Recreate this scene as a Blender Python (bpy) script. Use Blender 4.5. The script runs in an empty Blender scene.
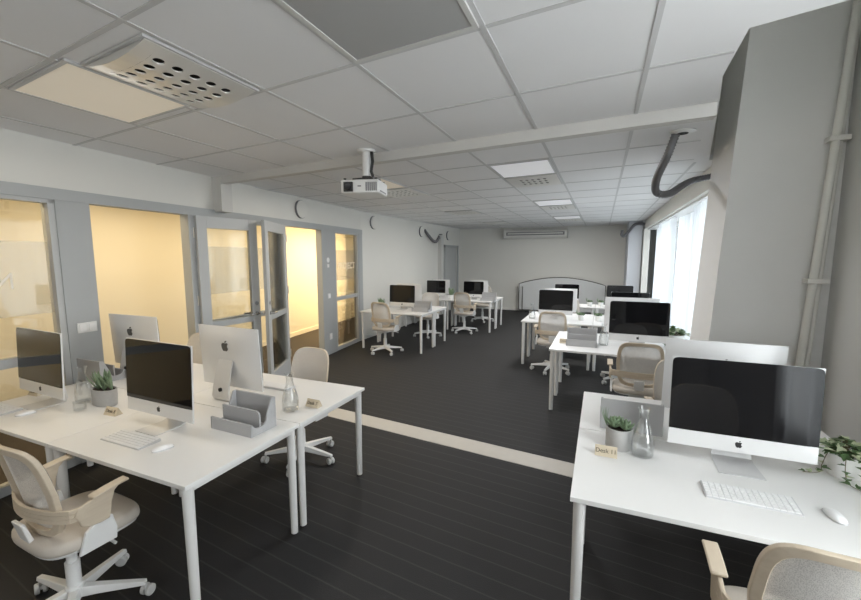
import bpy, bmesh, math, random
from mathutils import Vector, Matrix
random.seed(7)
PI = math.pi
C = bpy.context.scene.collection
sc = bpy.context.scene

# ------------------------------------------------------------------ materials
def nodes_of(name):
    m = bpy.data.materials.new(name); m.use_nodes = True
    nt = m.node_tree; nt.nodes.clear()
    out = nt.nodes.new('ShaderNodeOutputMaterial')
    return m, nt, out

def mat(name, col, rough=.5, metal=0., spec=.5, noise=None, bump=None, emit=None):
    m, nt, out = nodes_of(name)
    b = nt.nodes.new('ShaderNodeBsdfPrincipled')
    b.inputs['Base Color'].default_value = (*col, 1)
    b.inputs['Roughness'].default_value = rough
    b.inputs['Metallic'].default_value = metal
    b.inputs['Specular IOR Level'].default_value = spec
    if emit:
        b.inputs['Emission Color'].default_value = (*emit[0], 1)
        b.inputs['Emission Strength'].default_value = emit[1]
    nt.links.new(b.outputs[0], out.inputs[0])
    if noise or bump:
        tc = nt.nodes.new('ShaderNodeTexCoord')
        n = nt.nodes.new('ShaderNodeTexNoise')
        sc_, amt, mp = noise if noise else (bump[0], 0, (1, 1, 1))
        mpn = nt.nodes.new('ShaderNodeMapping'); mpn.inputs['Scale'].default_value = mp
        nt.links.new(tc.outputs['Object'], mpn.inputs[0]); nt.links.new(mpn.outputs[0], n.inputs['Vector'])
        n.inputs['Scale'].default_value = sc_; n.inputs['Detail'].default_value = 4
        if noise:
            mx = nt.nodes.new('ShaderNodeMix'); mx.data_type = 'RGBA'
            mx.inputs[6].default_value = (*[c * (1 - amt) for c in col], 1)
            mx.inputs[7].default_value = (*[min(1, c * (1 + amt)) for c in col], 1)
            nt.links.new(n.outputs[0], mx.inputs[0]); nt.links.new(mx.outputs[2], b.inputs['Base Color'])
        if bump:
            bp = nt.nodes.new('ShaderNodeBump'); bp.inputs['Strength'].default_value = bump[1]; bp.inputs['Distance'].default_value = .002
            nt.links.new(n.outputs[0], bp.inputs['Height']); nt.links.new(bp.outputs[0], b.inputs['Normal'])
    return m

def mat_alpha(name, col, alpha, rough=.6, pattern=None):
    """diffuse surface that lets part of the light straight through (woven net, frosted film)"""
    m, nt, out = nodes_of(name)
    d = nt.nodes.new('ShaderNodeBsdfDiffuse'); d.inputs[0].default_value = (*col, 1)
    t = nt.nodes.new('ShaderNodeBsdfTransparent')
    mx = nt.nodes.new('ShaderNodeMixShader'); mx.inputs[0].default_value = alpha
    nt.links.new(t.outputs[0], mx.inputs[1]); nt.links.new(d.outputs[0], mx.inputs[2]); nt.links.new(mx.outputs[0], out.inputs[0])
    if pattern:
        tc = nt.nodes.new('ShaderNodeTexCoord')
        v = nt.nodes.new('ShaderNodeTexVoronoi'); v.inputs['Scale'].default_value = pattern
        mr = nt.nodes.new('ShaderNodeMapRange'); mr.inputs[1].default_value = .25; mr.inputs[2].default_value = .55
        mr.inputs[3].default_value = alpha - .14; mr.inputs[4].default_value = min(1, alpha + .12)
        nt.links.new(tc.outputs['Object'], v.inputs['Vector']); nt.links.new(v.outputs['Distance'], mr.inputs[0]); nt.links.new(mr.outputs[0], mx.inputs[0])
    return m

def mat_pane(name, tint=(1, 1, 1), refl=.08):
    m, nt, out = nodes_of(name)
    g = nt.nodes.new('ShaderNodeBsdfGlossy'); g.inputs['Roughness'].default_value = .02
    t = nt.nodes.new('ShaderNodeBsdfTransparent'); t.inputs[0].default_value = (*tint, 1)
    lw = nt.nodes.new('ShaderNodeLayerWeight'); lw.inputs[0].default_value = .12
    ad = nt.nodes.new('ShaderNodeMath'); ad.operation = 'MULTIPLY_ADD'; ad.inputs[1].default_value = .8; ad.inputs[2].default_value = refl
    ad.use_clamp = True
    mx = nt.nodes.new('ShaderNodeMixShader')
    nt.links.new(lw.outputs['Fresnel'], ad.inputs[0]); nt.links.new(ad.outputs[0], mx.inputs[0])
    nt.links.new(t.outputs[0], mx.inputs[1]); nt.links.new(g.outputs[0], mx.inputs[2]); nt.links.new(mx.outputs[0], out.inputs[0])
    return m

def mat_carpet():
    m, nt, out = nodes_of('carpet_charcoal')
    b = nt.nodes.new('ShaderNodeBsdfPrincipled'); b.inputs['Roughness'].default_value = .75; b.inputs['Specular IOR Level'].default_value = .35
    geo = nt.nodes.new('ShaderNodeNewGeometry')
    sep = nt.nodes.new('ShaderNodeSeparateXYZ'); nt.links.new(geo.outputs['Position'], sep.inputs[0])
    v = nt.nodes.new('ShaderNodeMath'); v.operation = 'MULTIPLY_ADD'; v.inputs[1].default_value = .11
    nt.links.new(sep.outputs[0], v.inputs[0]); nt.links.new(sep.outputs[1], v.inputs[2])
    # fine seams of the carpet planks, slightly wavering
    nz = nt.nodes.new('ShaderNodeTexNoise'); nz.inputs['Scale'].default_value = 3.; nt.links.new(geo.outputs['Position'], nz.inputs['Vector'])
    w = nt.nodes.new('ShaderNodeMath'); w.operation = 'MULTIPLY_ADD'; w.inputs[1].default_value = .012
    nt.links.new(nz.outputs[0], w.inputs[0]); nt.links.new(v.outputs[0], w.inputs[2])
    md = nt.nodes.new('ShaderNodeMath'); md.operation = 'PINGPONG'; md.inputs[1].default_value = .0575; nt.links.new(w.outputs[0], md.inputs[0])
    st = nt.nodes.new('ShaderNodeMapRange'); st.inputs[1].default_value = .0; st.inputs[2].default_value = .007; st.inputs[3].default_value = 1; st.inputs[4].default_value = 0
    nt.links.new(md.outputs[0], st.inputs[0])
    n2 = nt.nodes.new('ShaderNodeTexNoise'); n2.inputs['Scale'].default_value = 1.1; n2.inputs['Detail'].default_value = 6
    nt.links.new(geo.outputs['Position'], n2.inputs['Vector'])
    n3 = nt.nodes.new('ShaderNodeTexNoise'); n3.inputs['Scale'].default_value = 160; nt.links.new(geo.outputs['Position'], n3.inputs['Vector'])
    base = nt.nodes.new('ShaderNodeMix'); base.data_type = 'RGBA'
    base.inputs[6].default_value = (.015, .0148, .015, 1); base.inputs[7].default_value = (.027, .0265, .0275, 1)
    s = nt.nodes.new('ShaderNodeMath'); s.operation = 'MULTIPLY_ADD'; s.inputs[1].default_value = .6
    s2 = nt.nodes.new('ShaderNodeMath'); s2.operation = 'MULTIPLY'; s2.inputs[1].default_value = .4; nt.links.new(n3.outputs[0], s2.inputs[0])
    nt.links.new(n2.outputs[0], s.inputs[0]); nt.links.new(s2.outputs[0], s.inputs[2]); nt.links.new(s.outputs[0], base.inputs[0])
    seam = nt.nodes.new('ShaderNodeMix'); seam.data_type = 'RGBA'; seam.inputs[7].default_value = (.06, .058, .056, 1)
    f = nt.nodes.new('ShaderNodeMath'); f.operation = 'MULTIPLY'; f.inputs[1].default_value = .6; nt.links.new(st.outputs[0], f.inputs[0])
    nt.links.new(f.outputs[0], seam.inputs[0]); nt.links.new(base.outputs[2], seam.inputs[6])
    nt.links.new(seam.outputs[2], b.inputs['Base Color'])
    bp = nt.nodes.new('ShaderNodeBump'); bp.inputs['Strength'].default_value = .4; bp.inputs['Distance'].default_value = .003
    nt.links.new(n3.outputs[0], bp.inputs['Height']); nt.links.new(bp.outputs[0], b.inputs['Normal'])
    nt.links.new(b.outputs[0], out.inputs[0])
    return m

def mat_wood(name, c1, c2):
    m, nt, out = nodes_of(name)
    b = nt.nodes.new('ShaderNodeBsdfPrincipled'); b.inputs['Roughness'].default_value = .5
    tc = nt.nodes.new('ShaderNodeTexCoord'); mp = nt.nodes.new('ShaderNodeMapping'); mp.inputs['Scale'].default_value = (18, 4, 40)
    n = nt.nodes.new('ShaderNodeTexNoise'); n.inputs['Scale'].default_value = 1.6; n.inputs['Detail'].default_value = 5; n.inputs['Distortion'].default_value = .6
    mx = nt.nodes.new('ShaderNodeMix'); mx.data_type = 'RGBA'; mx.inputs[6].default_value = (*c1, 1); mx.inputs[7].default_value = (*c2, 1)
    nt.links.new(tc.outputs['Object'], mp.inputs[0]); nt.links.new(mp.outputs[0], n.inputs['Vector'])
    nt.links.new(n.outputs[0], mx.inputs[0]); nt.links.new(mx.outputs[2], b.inputs['Base Color']); nt.links.new(b.outputs[0], out.inputs[0])
    return m

def mat_curtain():
    m, nt, out = nodes_of('sheer_curtain')
    d = nt.nodes.new('ShaderNodeBsdfDiffuse'); d.inputs[0].default_value = (.86, .88, .9, 1)
    t = nt.nodes.new('ShaderNodeBsdfTranslucent'); t.inputs[0].default_value = (.86, .9, .94, 1)
    x = nt.nodes.new('ShaderNodeBsdfTransparent')
    a = nt.nodes.new('ShaderNodeMixShader'); a.inputs[0].default_value = .55
    b = nt.nodes.new('ShaderNodeMixShader'); b.inputs[0].default_value = .28
    nt.links.new(d.outputs[0], a.inputs[1]); nt.links.new(t.outputs[0], a.inputs[2])
    nt.links.new(a.outputs[0], b.inputs[1]); nt.links.new(x.outputs[0], b.inputs[2]); nt.links.new(b.outputs[0], out.inputs[0])
    return m

M = dict(
    wall=mat('wall_paint_white', (.72, .71, .67), .85, noise=(2.5, .02, (1, 1, 1))),
    wall_shaded=mat('wall_paint_shaded', (.55, .555, .545), .85, noise=(2.5, .02, (1, 1, 1))),  # wall paint with the right wall's shade put into a darker colour
    column=mat('column_paint', (.74, .735, .72), .8, noise=(6, .02, (1, 1, 1)), bump=(90, .15)),
    warm_wall=mat('office_wall_cream', (.80, .73, .58), .85),
    tile=mat('ceiling_tile', (.78, .78, .785), .85, noise=(1.3, .04, (1, 1, 1)), bump=(220, .2)),
    tbar=mat('ceiling_bar', (.56, .56, .56), .6),
    beam=mat('beam_paint', (.60, .59, .565), .7),
    grey=mat('partition_grey', (.40, .415, .42), .55, noise=(4, .03, (1, 1, 1))),
    frame_light=mat('door_grey', (.47, .48, .48), .45),
    carpet=mat_carpet(),
    office_carpet=mat('office_carpet_brown', (.045, .034, .026), .9, noise=(60, .2, (1, 1, 1))),
    strip=mat('floor_strip', (.50, .47, .42), .45, noise=(14, .06, (1, 1, 1))),
    pane=mat_pane('glass_pane', (.98, .98, .96), .06),
    frost=mat_alpha('frosted_film', (.85, .8, .72), .28),
    etch=mat_alpha('etched_letter', (.98, .96, .9), .55),
    curtain=mat_curtain(),
    desk=mat('desk_white', (.80, .795, .78), .38),
    edge=mat('desk_metal_white', (.74, .735, .72), .35),
    shell=mat('plastic_white', (.78, .78, .77), .4),
    rubber=mat('caster_grey', (.60, .60, .59), .5),
    seat=mat('seat_fabric_sand', (.56, .51, .45), .9, noise=(300, .08, (1, 1, 1))),
    wood=mat_wood('pale_oak', (.53, .44, .33), (.64, .555, .44)),
    net=mat_alpha('white_net', (.78, .75, .71), .64, pattern=330),
    alu=mat('aluminium', (.66, .66, .66), .45, .3),
    alu_white=mat('aluminium_chin', (.74, .74, .74), .36, .25),
    screen=mat('dark_screen_glass', (.008, .008, .009), .04, 0, .42),
    dark=mat('dark_logo', (.02, .02, .02), .4),
    logo_back=mat('grey_logo', (.10, .095, .09), .25),
    key=mat('key_white', (.83, .83, .83), .5),
    keybase=mat('keyboard_aluminium', (.62, .62, .63), .4, .4),
    felt=mat('grey_felt', (.43, .43, .435), .95, noise=(240, .18, (1, 1, 1)), bump=(300, .4)),
    concrete=mat('grey_concrete', (.43, .425, .415), .85, noise=(40, .08, (1, 1, 1)), bump=(80, .2)),
    ceramic=mat('white_ceramic', (.78, .775, .755), .4),
    soil=mat('dark_soil', (.03, .022, .016), .95),
    leaf=mat('succulent_green', (.20, .28, .17), .5, noise=(30, .35, (1, 1, 1))),
    ivy=mat('ivy_green', (.07, .13, .045), .5, noise=(45, .6, (1, 1, 1))),
    ivy_pale=mat('ivy_pale', (.42, .47, .30), .55),
    stem=mat('vine_stem', (.16, .13, .07), .7),
    card=mat('sign_card', (.58, .50, .37), .6, noise=(30, .05, (1, 1, 1))),
    ink=mat('sign_ink', (.05, .04, .03), .6),
    duct=mat('grey_duct', (.17, .17, .18), .45, .3),
    duct_white=mat('duct_white', (.60, .60, .58), .5),
    lamp=mat('lamp_diffuser', (.8, .76, .68), .6, emit=((1., .84, .62), .16)),
    lamp_far=mat('lamp_diffuser_cool', (.82, .82, .84), .5, emit=((.95, .96, 1.), .2)),
    perf=mat('diffuser_metal', (.72, .71, .68), .3, .35),
    hole=mat('dark_hole', (.012, .012, .012), .8),
    gloss=mat('dark_gloss_panel', (.42, .42, .41), .12, 0, .6),
    proj=mat('projector_white', (.76, .76, .75), .4),
    black=mat('black_plastic', (.015, .015, .015), .4),
    lens=mat('lens_glass', (.01, .012, .02), .05, 0, .8),
    boardgrey=mat('board_surface', (.62, .63, .63), .45),
    boardframe=mat('board_frame', (.10, .095, .09), .4),
    acbody=mat('unit_white', (.72, .71, .68), .45),
    pillar_blue=mat('pillar_grey_blue', (.56, .58, .62), .7),
    chrome=mat('chrome', (.55, .55, .56), .2, .9),
    hinge=mat('hinge_steel', (.62, .58, .5), .35, .7),
)
def mat_water():
    m, nt, out = nodes_of('clear_glass')
    g = nt.nodes.new('ShaderNodeBsdfGlossy'); g.inputs['Roughness'].default_value = .03
    t = nt.nodes.new('ShaderNodeBsdfTransparent'); t.inputs[0].default_value = (.975, .98, .98, 1)
    lw = nt.nodes.new('ShaderNodeLayerWeight'); lw.inputs[0].default_value = .5
    mr = nt.nodes.new('ShaderNodeMapRange'); mr.inputs[3].default_value = .03; mr.inputs[4].default_value = .34
    mx = nt.nodes.new('ShaderNodeMixShader')
    nt.links.new(lw.outputs['Facing'], mr.inputs[0]); nt.links.new(mr.outputs[0], mx.inputs[0])
    nt.links.new(t.outputs[0], mx.inputs[1]); nt.links.new(g.outputs[0], mx.inputs[2]); nt.links.new(mx.outputs[0], out.inputs[0])
    return m
M['bottle'] = mat_water()

# ------------------------------------------------------------------ mesh builder
class MB:
    def __init__(s): s.v = []; s.f = []
    def add(s, vs, fs):
        o = len(s.v); s.v += [tuple(map(float, p)) for p in vs]; s.f += [tuple(i + o for i in f) for f in fs]; return s
    def box(s, x0, x1, y0, y1, z0, z1):
        return s.add([(x, y, z) for x in (x0, x1) for y in (y0, y1) for z in (z0, z1)],
                     [(0, 1, 3, 2), (4, 6, 7, 5), (0, 4, 5, 1), (2, 3, 7, 6), (0, 2, 6, 4), (1, 5, 7, 3)])
    def hexa(s, b, t):     # bottom quad (ccw from above), top quad
        return s.add(list(b) + list(t), [(3, 2, 1, 0), (4, 5, 6, 7), (0, 1, 5, 4), (1, 2, 6, 5), (2, 3, 7, 6), (3, 0, 4, 7)])
    def bar(s, p0, p1, w, h0, h1):   # flat bar along a plan line, z from h0 to h1
        d = Vector((p1[0] - p0[0], p1[1] - p0[1])).normalized(); n = Vector((-d.y, d.x)) * (w / 2)
        q = [(p0[0] - n.x, p0[1] - n.y), (p1[0] - n.x, p1[1] - n.y), (p1[0] + n.x, p1[1] + n.y), (p0[0] + n.x, p0[1] + n.y)]
        return s.hexa([(x, y, h0) for x, y in q[::-1]][::-1], [(x, y, h1) for x, y in q])
    def prism(s, poly, fn, a, b):    # poly of 2d points; fn(u,v,t)->xyz
        n = len(poly)
        vs = [fn(u, v, a) for u, v in poly] + [fn(u, v, b) for u, v in poly]
        fs = [tuple(range(n))[::-1], tuple(range(n, 2 * n))] + [(i, (i + 1) % n, n + (i + 1) % n, n + i) for i in range(n)]
        return s.add(vs, fs)
    def tube(s, pts, r, n=12, caps=True):
        pts = [Vector(p) for p in pts]; rs = r if isinstance(r, (list, tuple)) else [r] * len(pts)
        vs = []; prev = None
        for i, p in enumerate(pts):
            t = (pts[min(i + 1, len(pts) - 1)] - pts[max(i - 1, 0)]).normalized()
            if prev is None:
                a = Vector((0, 0, 1)) if abs(t.z) < .9 else Vector((1, 0, 0)); u = t.cross(a).normalized()
            else:
                u = (prev - t * prev.dot(t)).normalized()
            prev = u; w = t.cross(u)
            vs += [p + (u * math.cos(2 * PI * k / n) + w * math.sin(2 * PI * k / n)) * rs[i] for k in range(n)]
        fs = [(i * n + k, i * n + (k + 1) % n, (i + 1) * n + (k + 1) % n, (i + 1) * n + k) for i in range(len(pts) - 1) for k in range(n)]
        if caps: fs += [tuple(range(n))[::-1], tuple(range((len(pts) - 1) * n, len(pts) * n))]
        return s.add(vs, fs)
    def lathe(s, prof, n=24, cx=0, cy=0, sx=1, sy=1):
        vs = [(cx + r * sx * math.cos(2 * PI * k / n), cy + r * sy * math.sin(2 * PI * k / n), z) for r, z in prof for k in range(n)]
        fs = [(i * n + k, i * n + (k + 1) % n, (i + 1) * n + (k + 1) % n, (i + 1) * n + k) for i in range(len(prof) - 1) for k in range(n)]
        if prof[0][0] > 1e-6: fs.append(tuple(range(n))[::-1])
        if prof[-1][0] > 1e-6: fs.append(tuple(range((len(prof) - 1) * n, len(prof) * n)))
        return s.add(vs, fs)
    def build(s, name, m, parent=None, smooth=40, bev=0, kind=None, label=None):
        me = bpy.data.meshes.new(name); me.from_pydata(s.v, [], s.f); me.validate()
        bm = bmesh.new(); bm.from_mesh(me); bmesh.ops.recalc_face_normals(bm, faces=bm.faces); bm.to_mesh(me); bm.free()
        if smooth:
            me.polygons.foreach_set('use_smooth', [True] * len(me.polygons))
            me.set_sharp_from_angle(angle=math.radians(smooth))
        me.materials.append(M[m] if isinstance(m, str) else m)
        o = bpy.data.objects.new(name, me); C.objects.link(o)
        if parent: o.parent = parent
        if bev:
            b = o.modifiers.new('bevel', 'BEVEL'); b.width = bev; b.segments = 2; b.limit_method = 'ANGLE'; b.angle_limit = math.radians(50)
        if kind: o['kind'] = kind
        if label: o['label'] = label
        return o

def tag(o, label, cat, group=None, kind=None):
    o['label'] = label; o['category'] = cat
    if group: o['group'] = group
    if kind: o['kind'] = kind
    return o

def thing(name, label=None, cat=None, loc=(0, 0, 0), rz=0, group=None, kind=None):
    o = bpy.data.objects.new(name, None); C.objects.link(o); o.empty_display_size = .1
    o.location = loc; o.rotation_euler = (0, 0, rz)
    if label: tag(o, label, cat, group, kind)
    return o

KIDS = {}
def kids(o):
    return [c for c in C.objects if c.parent == o]
def dup(root, loc, rz, label, group=None):
    def cp(o, par):
        c = o.copy(); C.objects.link(c)
        if par is not None: c.parent = par
        for k in KIDS[o.name]: cp(k, c)
        return c
    def reg(o):
        KIDS[o.name] = kids(o)
        for k in KIDS[o.name]: reg(k)
    if root.name not in KIDS: reg(root)
    r = cp(root, None); r.location = loc; r.rotation_euler = (0, 0, rz); r['label'] = label
    if group: r['group'] = group
    return r

def family(proto, spots, group):
    """first spot moves the prototype itself, the others are copies"""
    out = []
    for i, (loc, rz, label) in enumerate(spots):
        out.append(dup(proto, loc, rz, label, group))
    loc, rz, label = spots[0]
    # replace first copy by the prototype
    def rm(o):
        for k in kids(o): rm(k)
        bpy.data.objects.remove(o)
    rm(out[0]); proto.location = loc; proto.rotation_euler = (0, 0, rz); proto['label'] = label; proto['group'] = group
    out[0] = proto
    return out

def superell(w, h, n=4., k=40, cx=0, cy=0):
    pts = []
    for i in range(k):
        t = 2 * PI * i / k; c, s_ = math.cos(t), math.sin(t)
        pts.append((cx + w * math.copysign(abs(c) ** (2 / n), c), cy + h * math.copysign(abs(s_) ** (2 / n), s_)))
    return pts

# ------------------------------------------------------------------ room numbers
CZ = 2.65
YF, YB = 13.2, -2.6
SK = .11                       # the cross lines of ceiling and floor run a little skew
def wx(y):                     # left wall
    return -3.82 - .104 * y if y < 7.25 else -4.574 + (y - 7.25) * .022
def vline(v, x): return v - SK * x

# floor
tag(MB().box(-7.2, 2.2, YB - .3, YF + .3, -.1, 0).build('floor', 'carpet', smooth=0), 'charcoal carpet floor with faint plank seams', 'floor', kind='structure')
s = MB(); x0, x1 = wx(3.7), 1.55
s.hexa([(x0, vline(3.235, x0), -.01), (x1, vline(3.235, x1), -.01), (x1, vline(3.465, x1), -.01), (x0, vline(3.465, x0), -.01)],
       [(x0, vline(3.235, x0), .004), (x1, vline(3.235, x1), .004), (x1, vline(3.465, x1), .004), (x0, vline(3.465, x0), .004)])
tag(s.build('trim_1', 'strip', smooth=0), 'pale strip crossing the dark carpet', 'floor strip', kind='structure')

# ceiling (pocket beside the column runs on unseen to let window light reach it)
poly = [(wx(YB) + .02, YB), (.90, YB), (.90, 1.98), (.80, 2.0), (.50, 2.09), (.52, 2.57), (.60, 3.0), (.895, 4.70), (1.37, 4.70), (1.37, YF), (wx(YF) + .02, YF), (wx(7.25) + .02, 7.25)]
tag(MB().prism(poly, lambda u, v, t: (u, v, t), CZ, CZ + .05).build('ceiling', 'tile', smooth=0), 'suspended white tile ceiling', 'ceiling', kind='structure')
r = MB().box(.2, 1.66, YB, 4.8, 3.7, 3.75)  # shell added to keep sky light from leaking in through the pocket
r.box(.15, .2, YB, 4.8, CZ + .05, 3.75).box(.2, 1.66, YB - .05, YB, CZ + .05, 3.75).box(.2, 1.66, 4.8, 4.85, CZ + .05, 3.75)
tag(r.build('ceiling_recess', 'wall', smooth=0), 'open pocket above the ceiling tiles beside the column', 'ceiling', kind='structure')
XL = [-.475 + .632 * k for k in range(-6, 3)]
g = MB()
for x in XL:
    ya = YB
    if x < wx(YB): ya = max(YB, (x + 3.82) / -.104)
    g.bar((x, ya), (x, vline(3.03, x)) if x < .5 else (x, 1.95), .024, CZ - .004, CZ + .01)
    if x > -4.45: g.bar((x, max(vline(3.12, x), (x + 3.82) / -.104 if x < wx(3.2) else 0, 4.75 if x > .6 else 0)), (x, YF), .024, CZ - .004, CZ + .01)
for k in range(-4, 3):
    v = .90 + .723 * k; a = wx(v + .45) + .01; b = .5 if k >= 2 else .89
    if vline(v, b) > 1.9 and b > 1: b = .5
    if vline(v, a) < YB or vline(v, b) < YB: continue
    g.bar((a, vline(v, a)), (b, vline(v, b)), .022, CZ - .0035, CZ + .011)
VF = [3.23 + .72 * k for k in range(0, 14)]
for v in VF:
    a = wx(v + .5) + .01; b = .58 + (v - 3.1) * .11 if v < 4.8 else .98
    if vline(v, a) > YF - .02: a = (v - YF) / SK + .05
    g.bar((a, vline(v, a)), (b, vline(v, b)), .022, CZ - .0035, CZ + .011)
tag(g.build('ceiling_grid', 'tbar', smooth=0), 'grey bars of the tile ceiling grid', 'ceiling grid', kind='structure')

# beam
a, b = wx(3.5) + .01, .585
s = MB().hexa([(a, vline(3.03, a), CZ - .078), (b, vline(3.03, b), CZ - .078), (b, vline(3.115, b), CZ - .078), (a, vline(3.115, a), CZ - .078)],
              [(a, vline(3.03, a), CZ), (b, vline(3.03, b), CZ), (b, vline(3.115, b), CZ), (a, vline(3.115, a), CZ)])
tag(s.build('beam', 'beam', smooth=0), 'shallow white beam crossing the ceiling', 'beam', kind='structure')
# white duct casing at the beam's left end
tag(MB().box(-4.20, -4.04, 3.47, 3.62, 2.26, CZ).build('trim_2', 'beam', smooth=0), 'short white casing under the beam end', 'trim', kind='structure')

# walls
def wall_seg(mb, ya, yb, z0, z1, t=.10):
    xa, xb = wx(ya), wx(yb)
    mb.hexa([(xa, ya, z0), (xb, yb, z0), (xb - t, yb, z0), (xa - t, ya, z0)], [(xa, ya, z1), (xb, yb, z1), (xb - t, yb, z1), (xa - t, ya, z1)])
w = MB()
wall_seg(w, YB, -.2, 0, CZ + .05); wall_seg(w, -.2, 7.25, 2.25, CZ + .05); wall_seg(w, 7.25, 11.74, 0, CZ + .05)
wall_seg(w, 11.74, 13.0, 2.09, CZ + .05); wall_seg(w, 13.0, 13.25, 0, CZ + .05)
tag(w.build('wall_left', 'wall', smooth=0), 'white left wall over the glazed partition', 'wall', kind='structure')
tag(MB().box(-4.7, 1.6, YF, YF + .1, 0, CZ + .05).build('wall_far', 'wall', smooth=0), 'white far wall behind the board', 'wall', kind='structure')
w = MB()
w.box(1.56, 1.66, YB, .25, 0, 3.75).box(1.56, 1.66, .25, 1.75, 0, .5).box(1.56, 1.66, .25, 1.75, 3.4, 3.75).box(1.56, 1.66, 1.75, 4.60, 0, 3.75).box(1.37, 1.66, 4.60, 4.72, 0, 3.75)
w.box(1.30, 1.47, 4.72, 11.9, 0, .12).box(1.37, 1.47, 11.9, YF, 0, CZ + .05)
tag(w.build('wall_right', 'wall_shaded', smooth=0), 'right wall beside the column, its shade put into the paint colour', 'wall', kind='structure')
tag(MB().box(.98, 1.47, 4.70, 11.9, 2.43, CZ + .02).build('trim_10', 'wall', smooth=0), 'white boxed lintel over the curtained window band', 'lintel', kind='structure')
w = MB()
w.box(-3.6, -3.0, YB - .1, YB, 0, CZ + .05).box(.2, 1.66, YB - .1, YB, 0, CZ + .05).box(-3.0, .2, YB - .1, YB, 0, 1.4).box(-3.0, .2, YB - .1, YB, 2.4, CZ + .05)
tag(w.build('wall_back', 'wall', smooth=0), 'wall with a window behind the viewer', 'wall', kind='structure')
# column and pillar
tag(MB().hexa([(.79, 3.9, 0), (1.56, 3.9, 0), (1.56, 4.6, 0), (.79, 4.6, 0)], [(.95, 3.9, 3.7), (1.56, 3.9, 3.7), (1.56, 4.6, 3.7), (.95, 4.6, 3.7)]).build('column', 'column', smooth=0), 'broad grey-white column beside the window', 'column', kind='structure')
tag(MB().box(.62, .93, 11.9, 13.19, 0, CZ).build('pillar', 'pillar_blue', smooth=0), 'bluish grey pillar in the far right corner', 'pillar', kind='structure')
tag(MB().box(.96, 1.10, 11.75, 11.95, 0, 2.43).build('trim_3', 'wall', smooth=0), 'white upright post at the far window end', 'trim', kind='structure')
tag(MB().box(-4.40, .62, 13.17, 13.2, 0, .07).build('baseboard_far', 'wall', smooth=0), 'low skirting of the far wall', 'baseboard', kind='structure')
b_ = MB()
for ya, yb in ((7.3, 11.7),):
    xa, xb = wx(ya), wx(yb)
    b_.hexa([(xa, ya, 0), (xa + .015, ya, 0), (xb + .015, yb, 0), (xb, yb, 0)], [(xa, ya, .07), (xa + .015, ya, .07), (xb + .015, yb, .07), (xb, yb, .07)])
tag(b_.build('baseboard_left', 'wall', smooth=0), 'low skirting of the left wall', 'baseboard', kind='structure')

# offices behind the left partition
def ox(y): return -5.28 - .125 * y
w = MB()
w.hexa([(ox(-1.2), -1.2, 0), (ox(11.7), 11.7, 0), (ox(11.7) - .1, 11.7, 0), (ox(-1.2) - .1, -1.2, 0)],
       [(ox(-1.2), -1.2, 2.6), (ox(11.7), 11.7, 2.6), (ox(11.7) - .1, 11.7, 2.6), (ox(-1.2) - .1, -1.2, 2.6)])
w.box(-7.0, -3.7, -1.3, -1.2, 0, 2.6).box(-7.0, -4.6, 11.65, 11.75, 0, 2.6)
tag(w.build('wall_office', 'warm_wall', smooth=0), 'cream wall inside the lit side offices', 'wall', kind='structure')
s = MB()
s.hexa([(ox(-1.2), -1.2, 0), (ox(-1.2) + .02, -1.2, 0), (ox(11.6) + .02, 11.6, 0), (ox(11.6), 11.6, 0)], [(ox(-1.2), -1.2, .09), (ox(-1.2) + .02, -1.2, .09), (ox(11.6) + .02, 11.6, .09), (ox(11.6), 11.6, .09)])
tag(s.build('baseboard_office', 'warm_wall', smooth=0), 'cream skirting inside the side offices', 'baseboard', kind='structure')
tag(MB().prism([(wx(-1.2) - .1, -1.2), (wx(7.25) - .1, 7.25), (wx(7.25) - .1, 11.7), (ox(11.7), 11.7), (ox(-1.2), -1.2)], lambda u, v, t: (u, v, t), 2.50, 2.55).build('ceiling_office', 'warm_wall', smooth=0), 'low cream ceiling of the side offices', 'ceiling', kind='structure')
tag(MB().prism([(wx(-1.2) - .06, -1.2), (wx(7.25) - .06, 7.25), (wx(7.25) - .06, 11.7), (ox(11.7), 11.7), (ox(-1.2), -1.2)], lambda u, v, t: (u, v, t), -.01, .004).build('floor_office', 'office_carpet', smooth=0), 'brown carpet of the side offices', 'floor', kind='structure')

# ---- glazed partition, built in a frame that runs along the wall
dv = Vector((-.104, 1, 0)).normalized(); nv = Vector((dv.y, -dv.x, 0))       # nv points into the big room
def wl(y, z, out): # point on the partition; y is the room's y, out = distance into the room
    p = Vector((wx(y), y, z)) + nv * out; return tuple(p)
def wbox(mb, ya, yb, z0, z1, o0, o1):
    q = [wl(ya, 0, o0), wl(ya, 0, o1), wl(yb, 0, o1), wl(yb, 0, o0)]
    mb.hexa([(x, y, z0) for x, y, _ in q], [(x, y, z1) for x, y, _ in q]); return mb
HT = 2.19
s = MB(); wbox(s, -.2, 7.25, HT, 2.28, -.09, .025)
tag(s.build('trim_4', 'grey', smooth=0), 'grey head rail of the glazed partition', 'trim', kind='structure')
for nm, ya, yb, lab in (('trim_5', 1.88, 2.13, 'solid grey panel between the first office window and the doorway'), ('trim_6', 5.72, 6.16, 'solid grey panel beside the second office doorway'),
                        ('trim_7', 7.08, 7.25, 'grey end post of the glazed partition'), ('trim_8', 3.10, 3.26, 'grey post between first doorway and middle office window'),
                        ('trim_9', 4.62, 4.76, 'grey post between middle office window and second doorway')):
    s = MB(); wbox(s, ya, yb, 0, HT, -.09, .02); tag(s.build(nm, 'grey', smooth=0), lab, 'partition', kind='structure')

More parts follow.
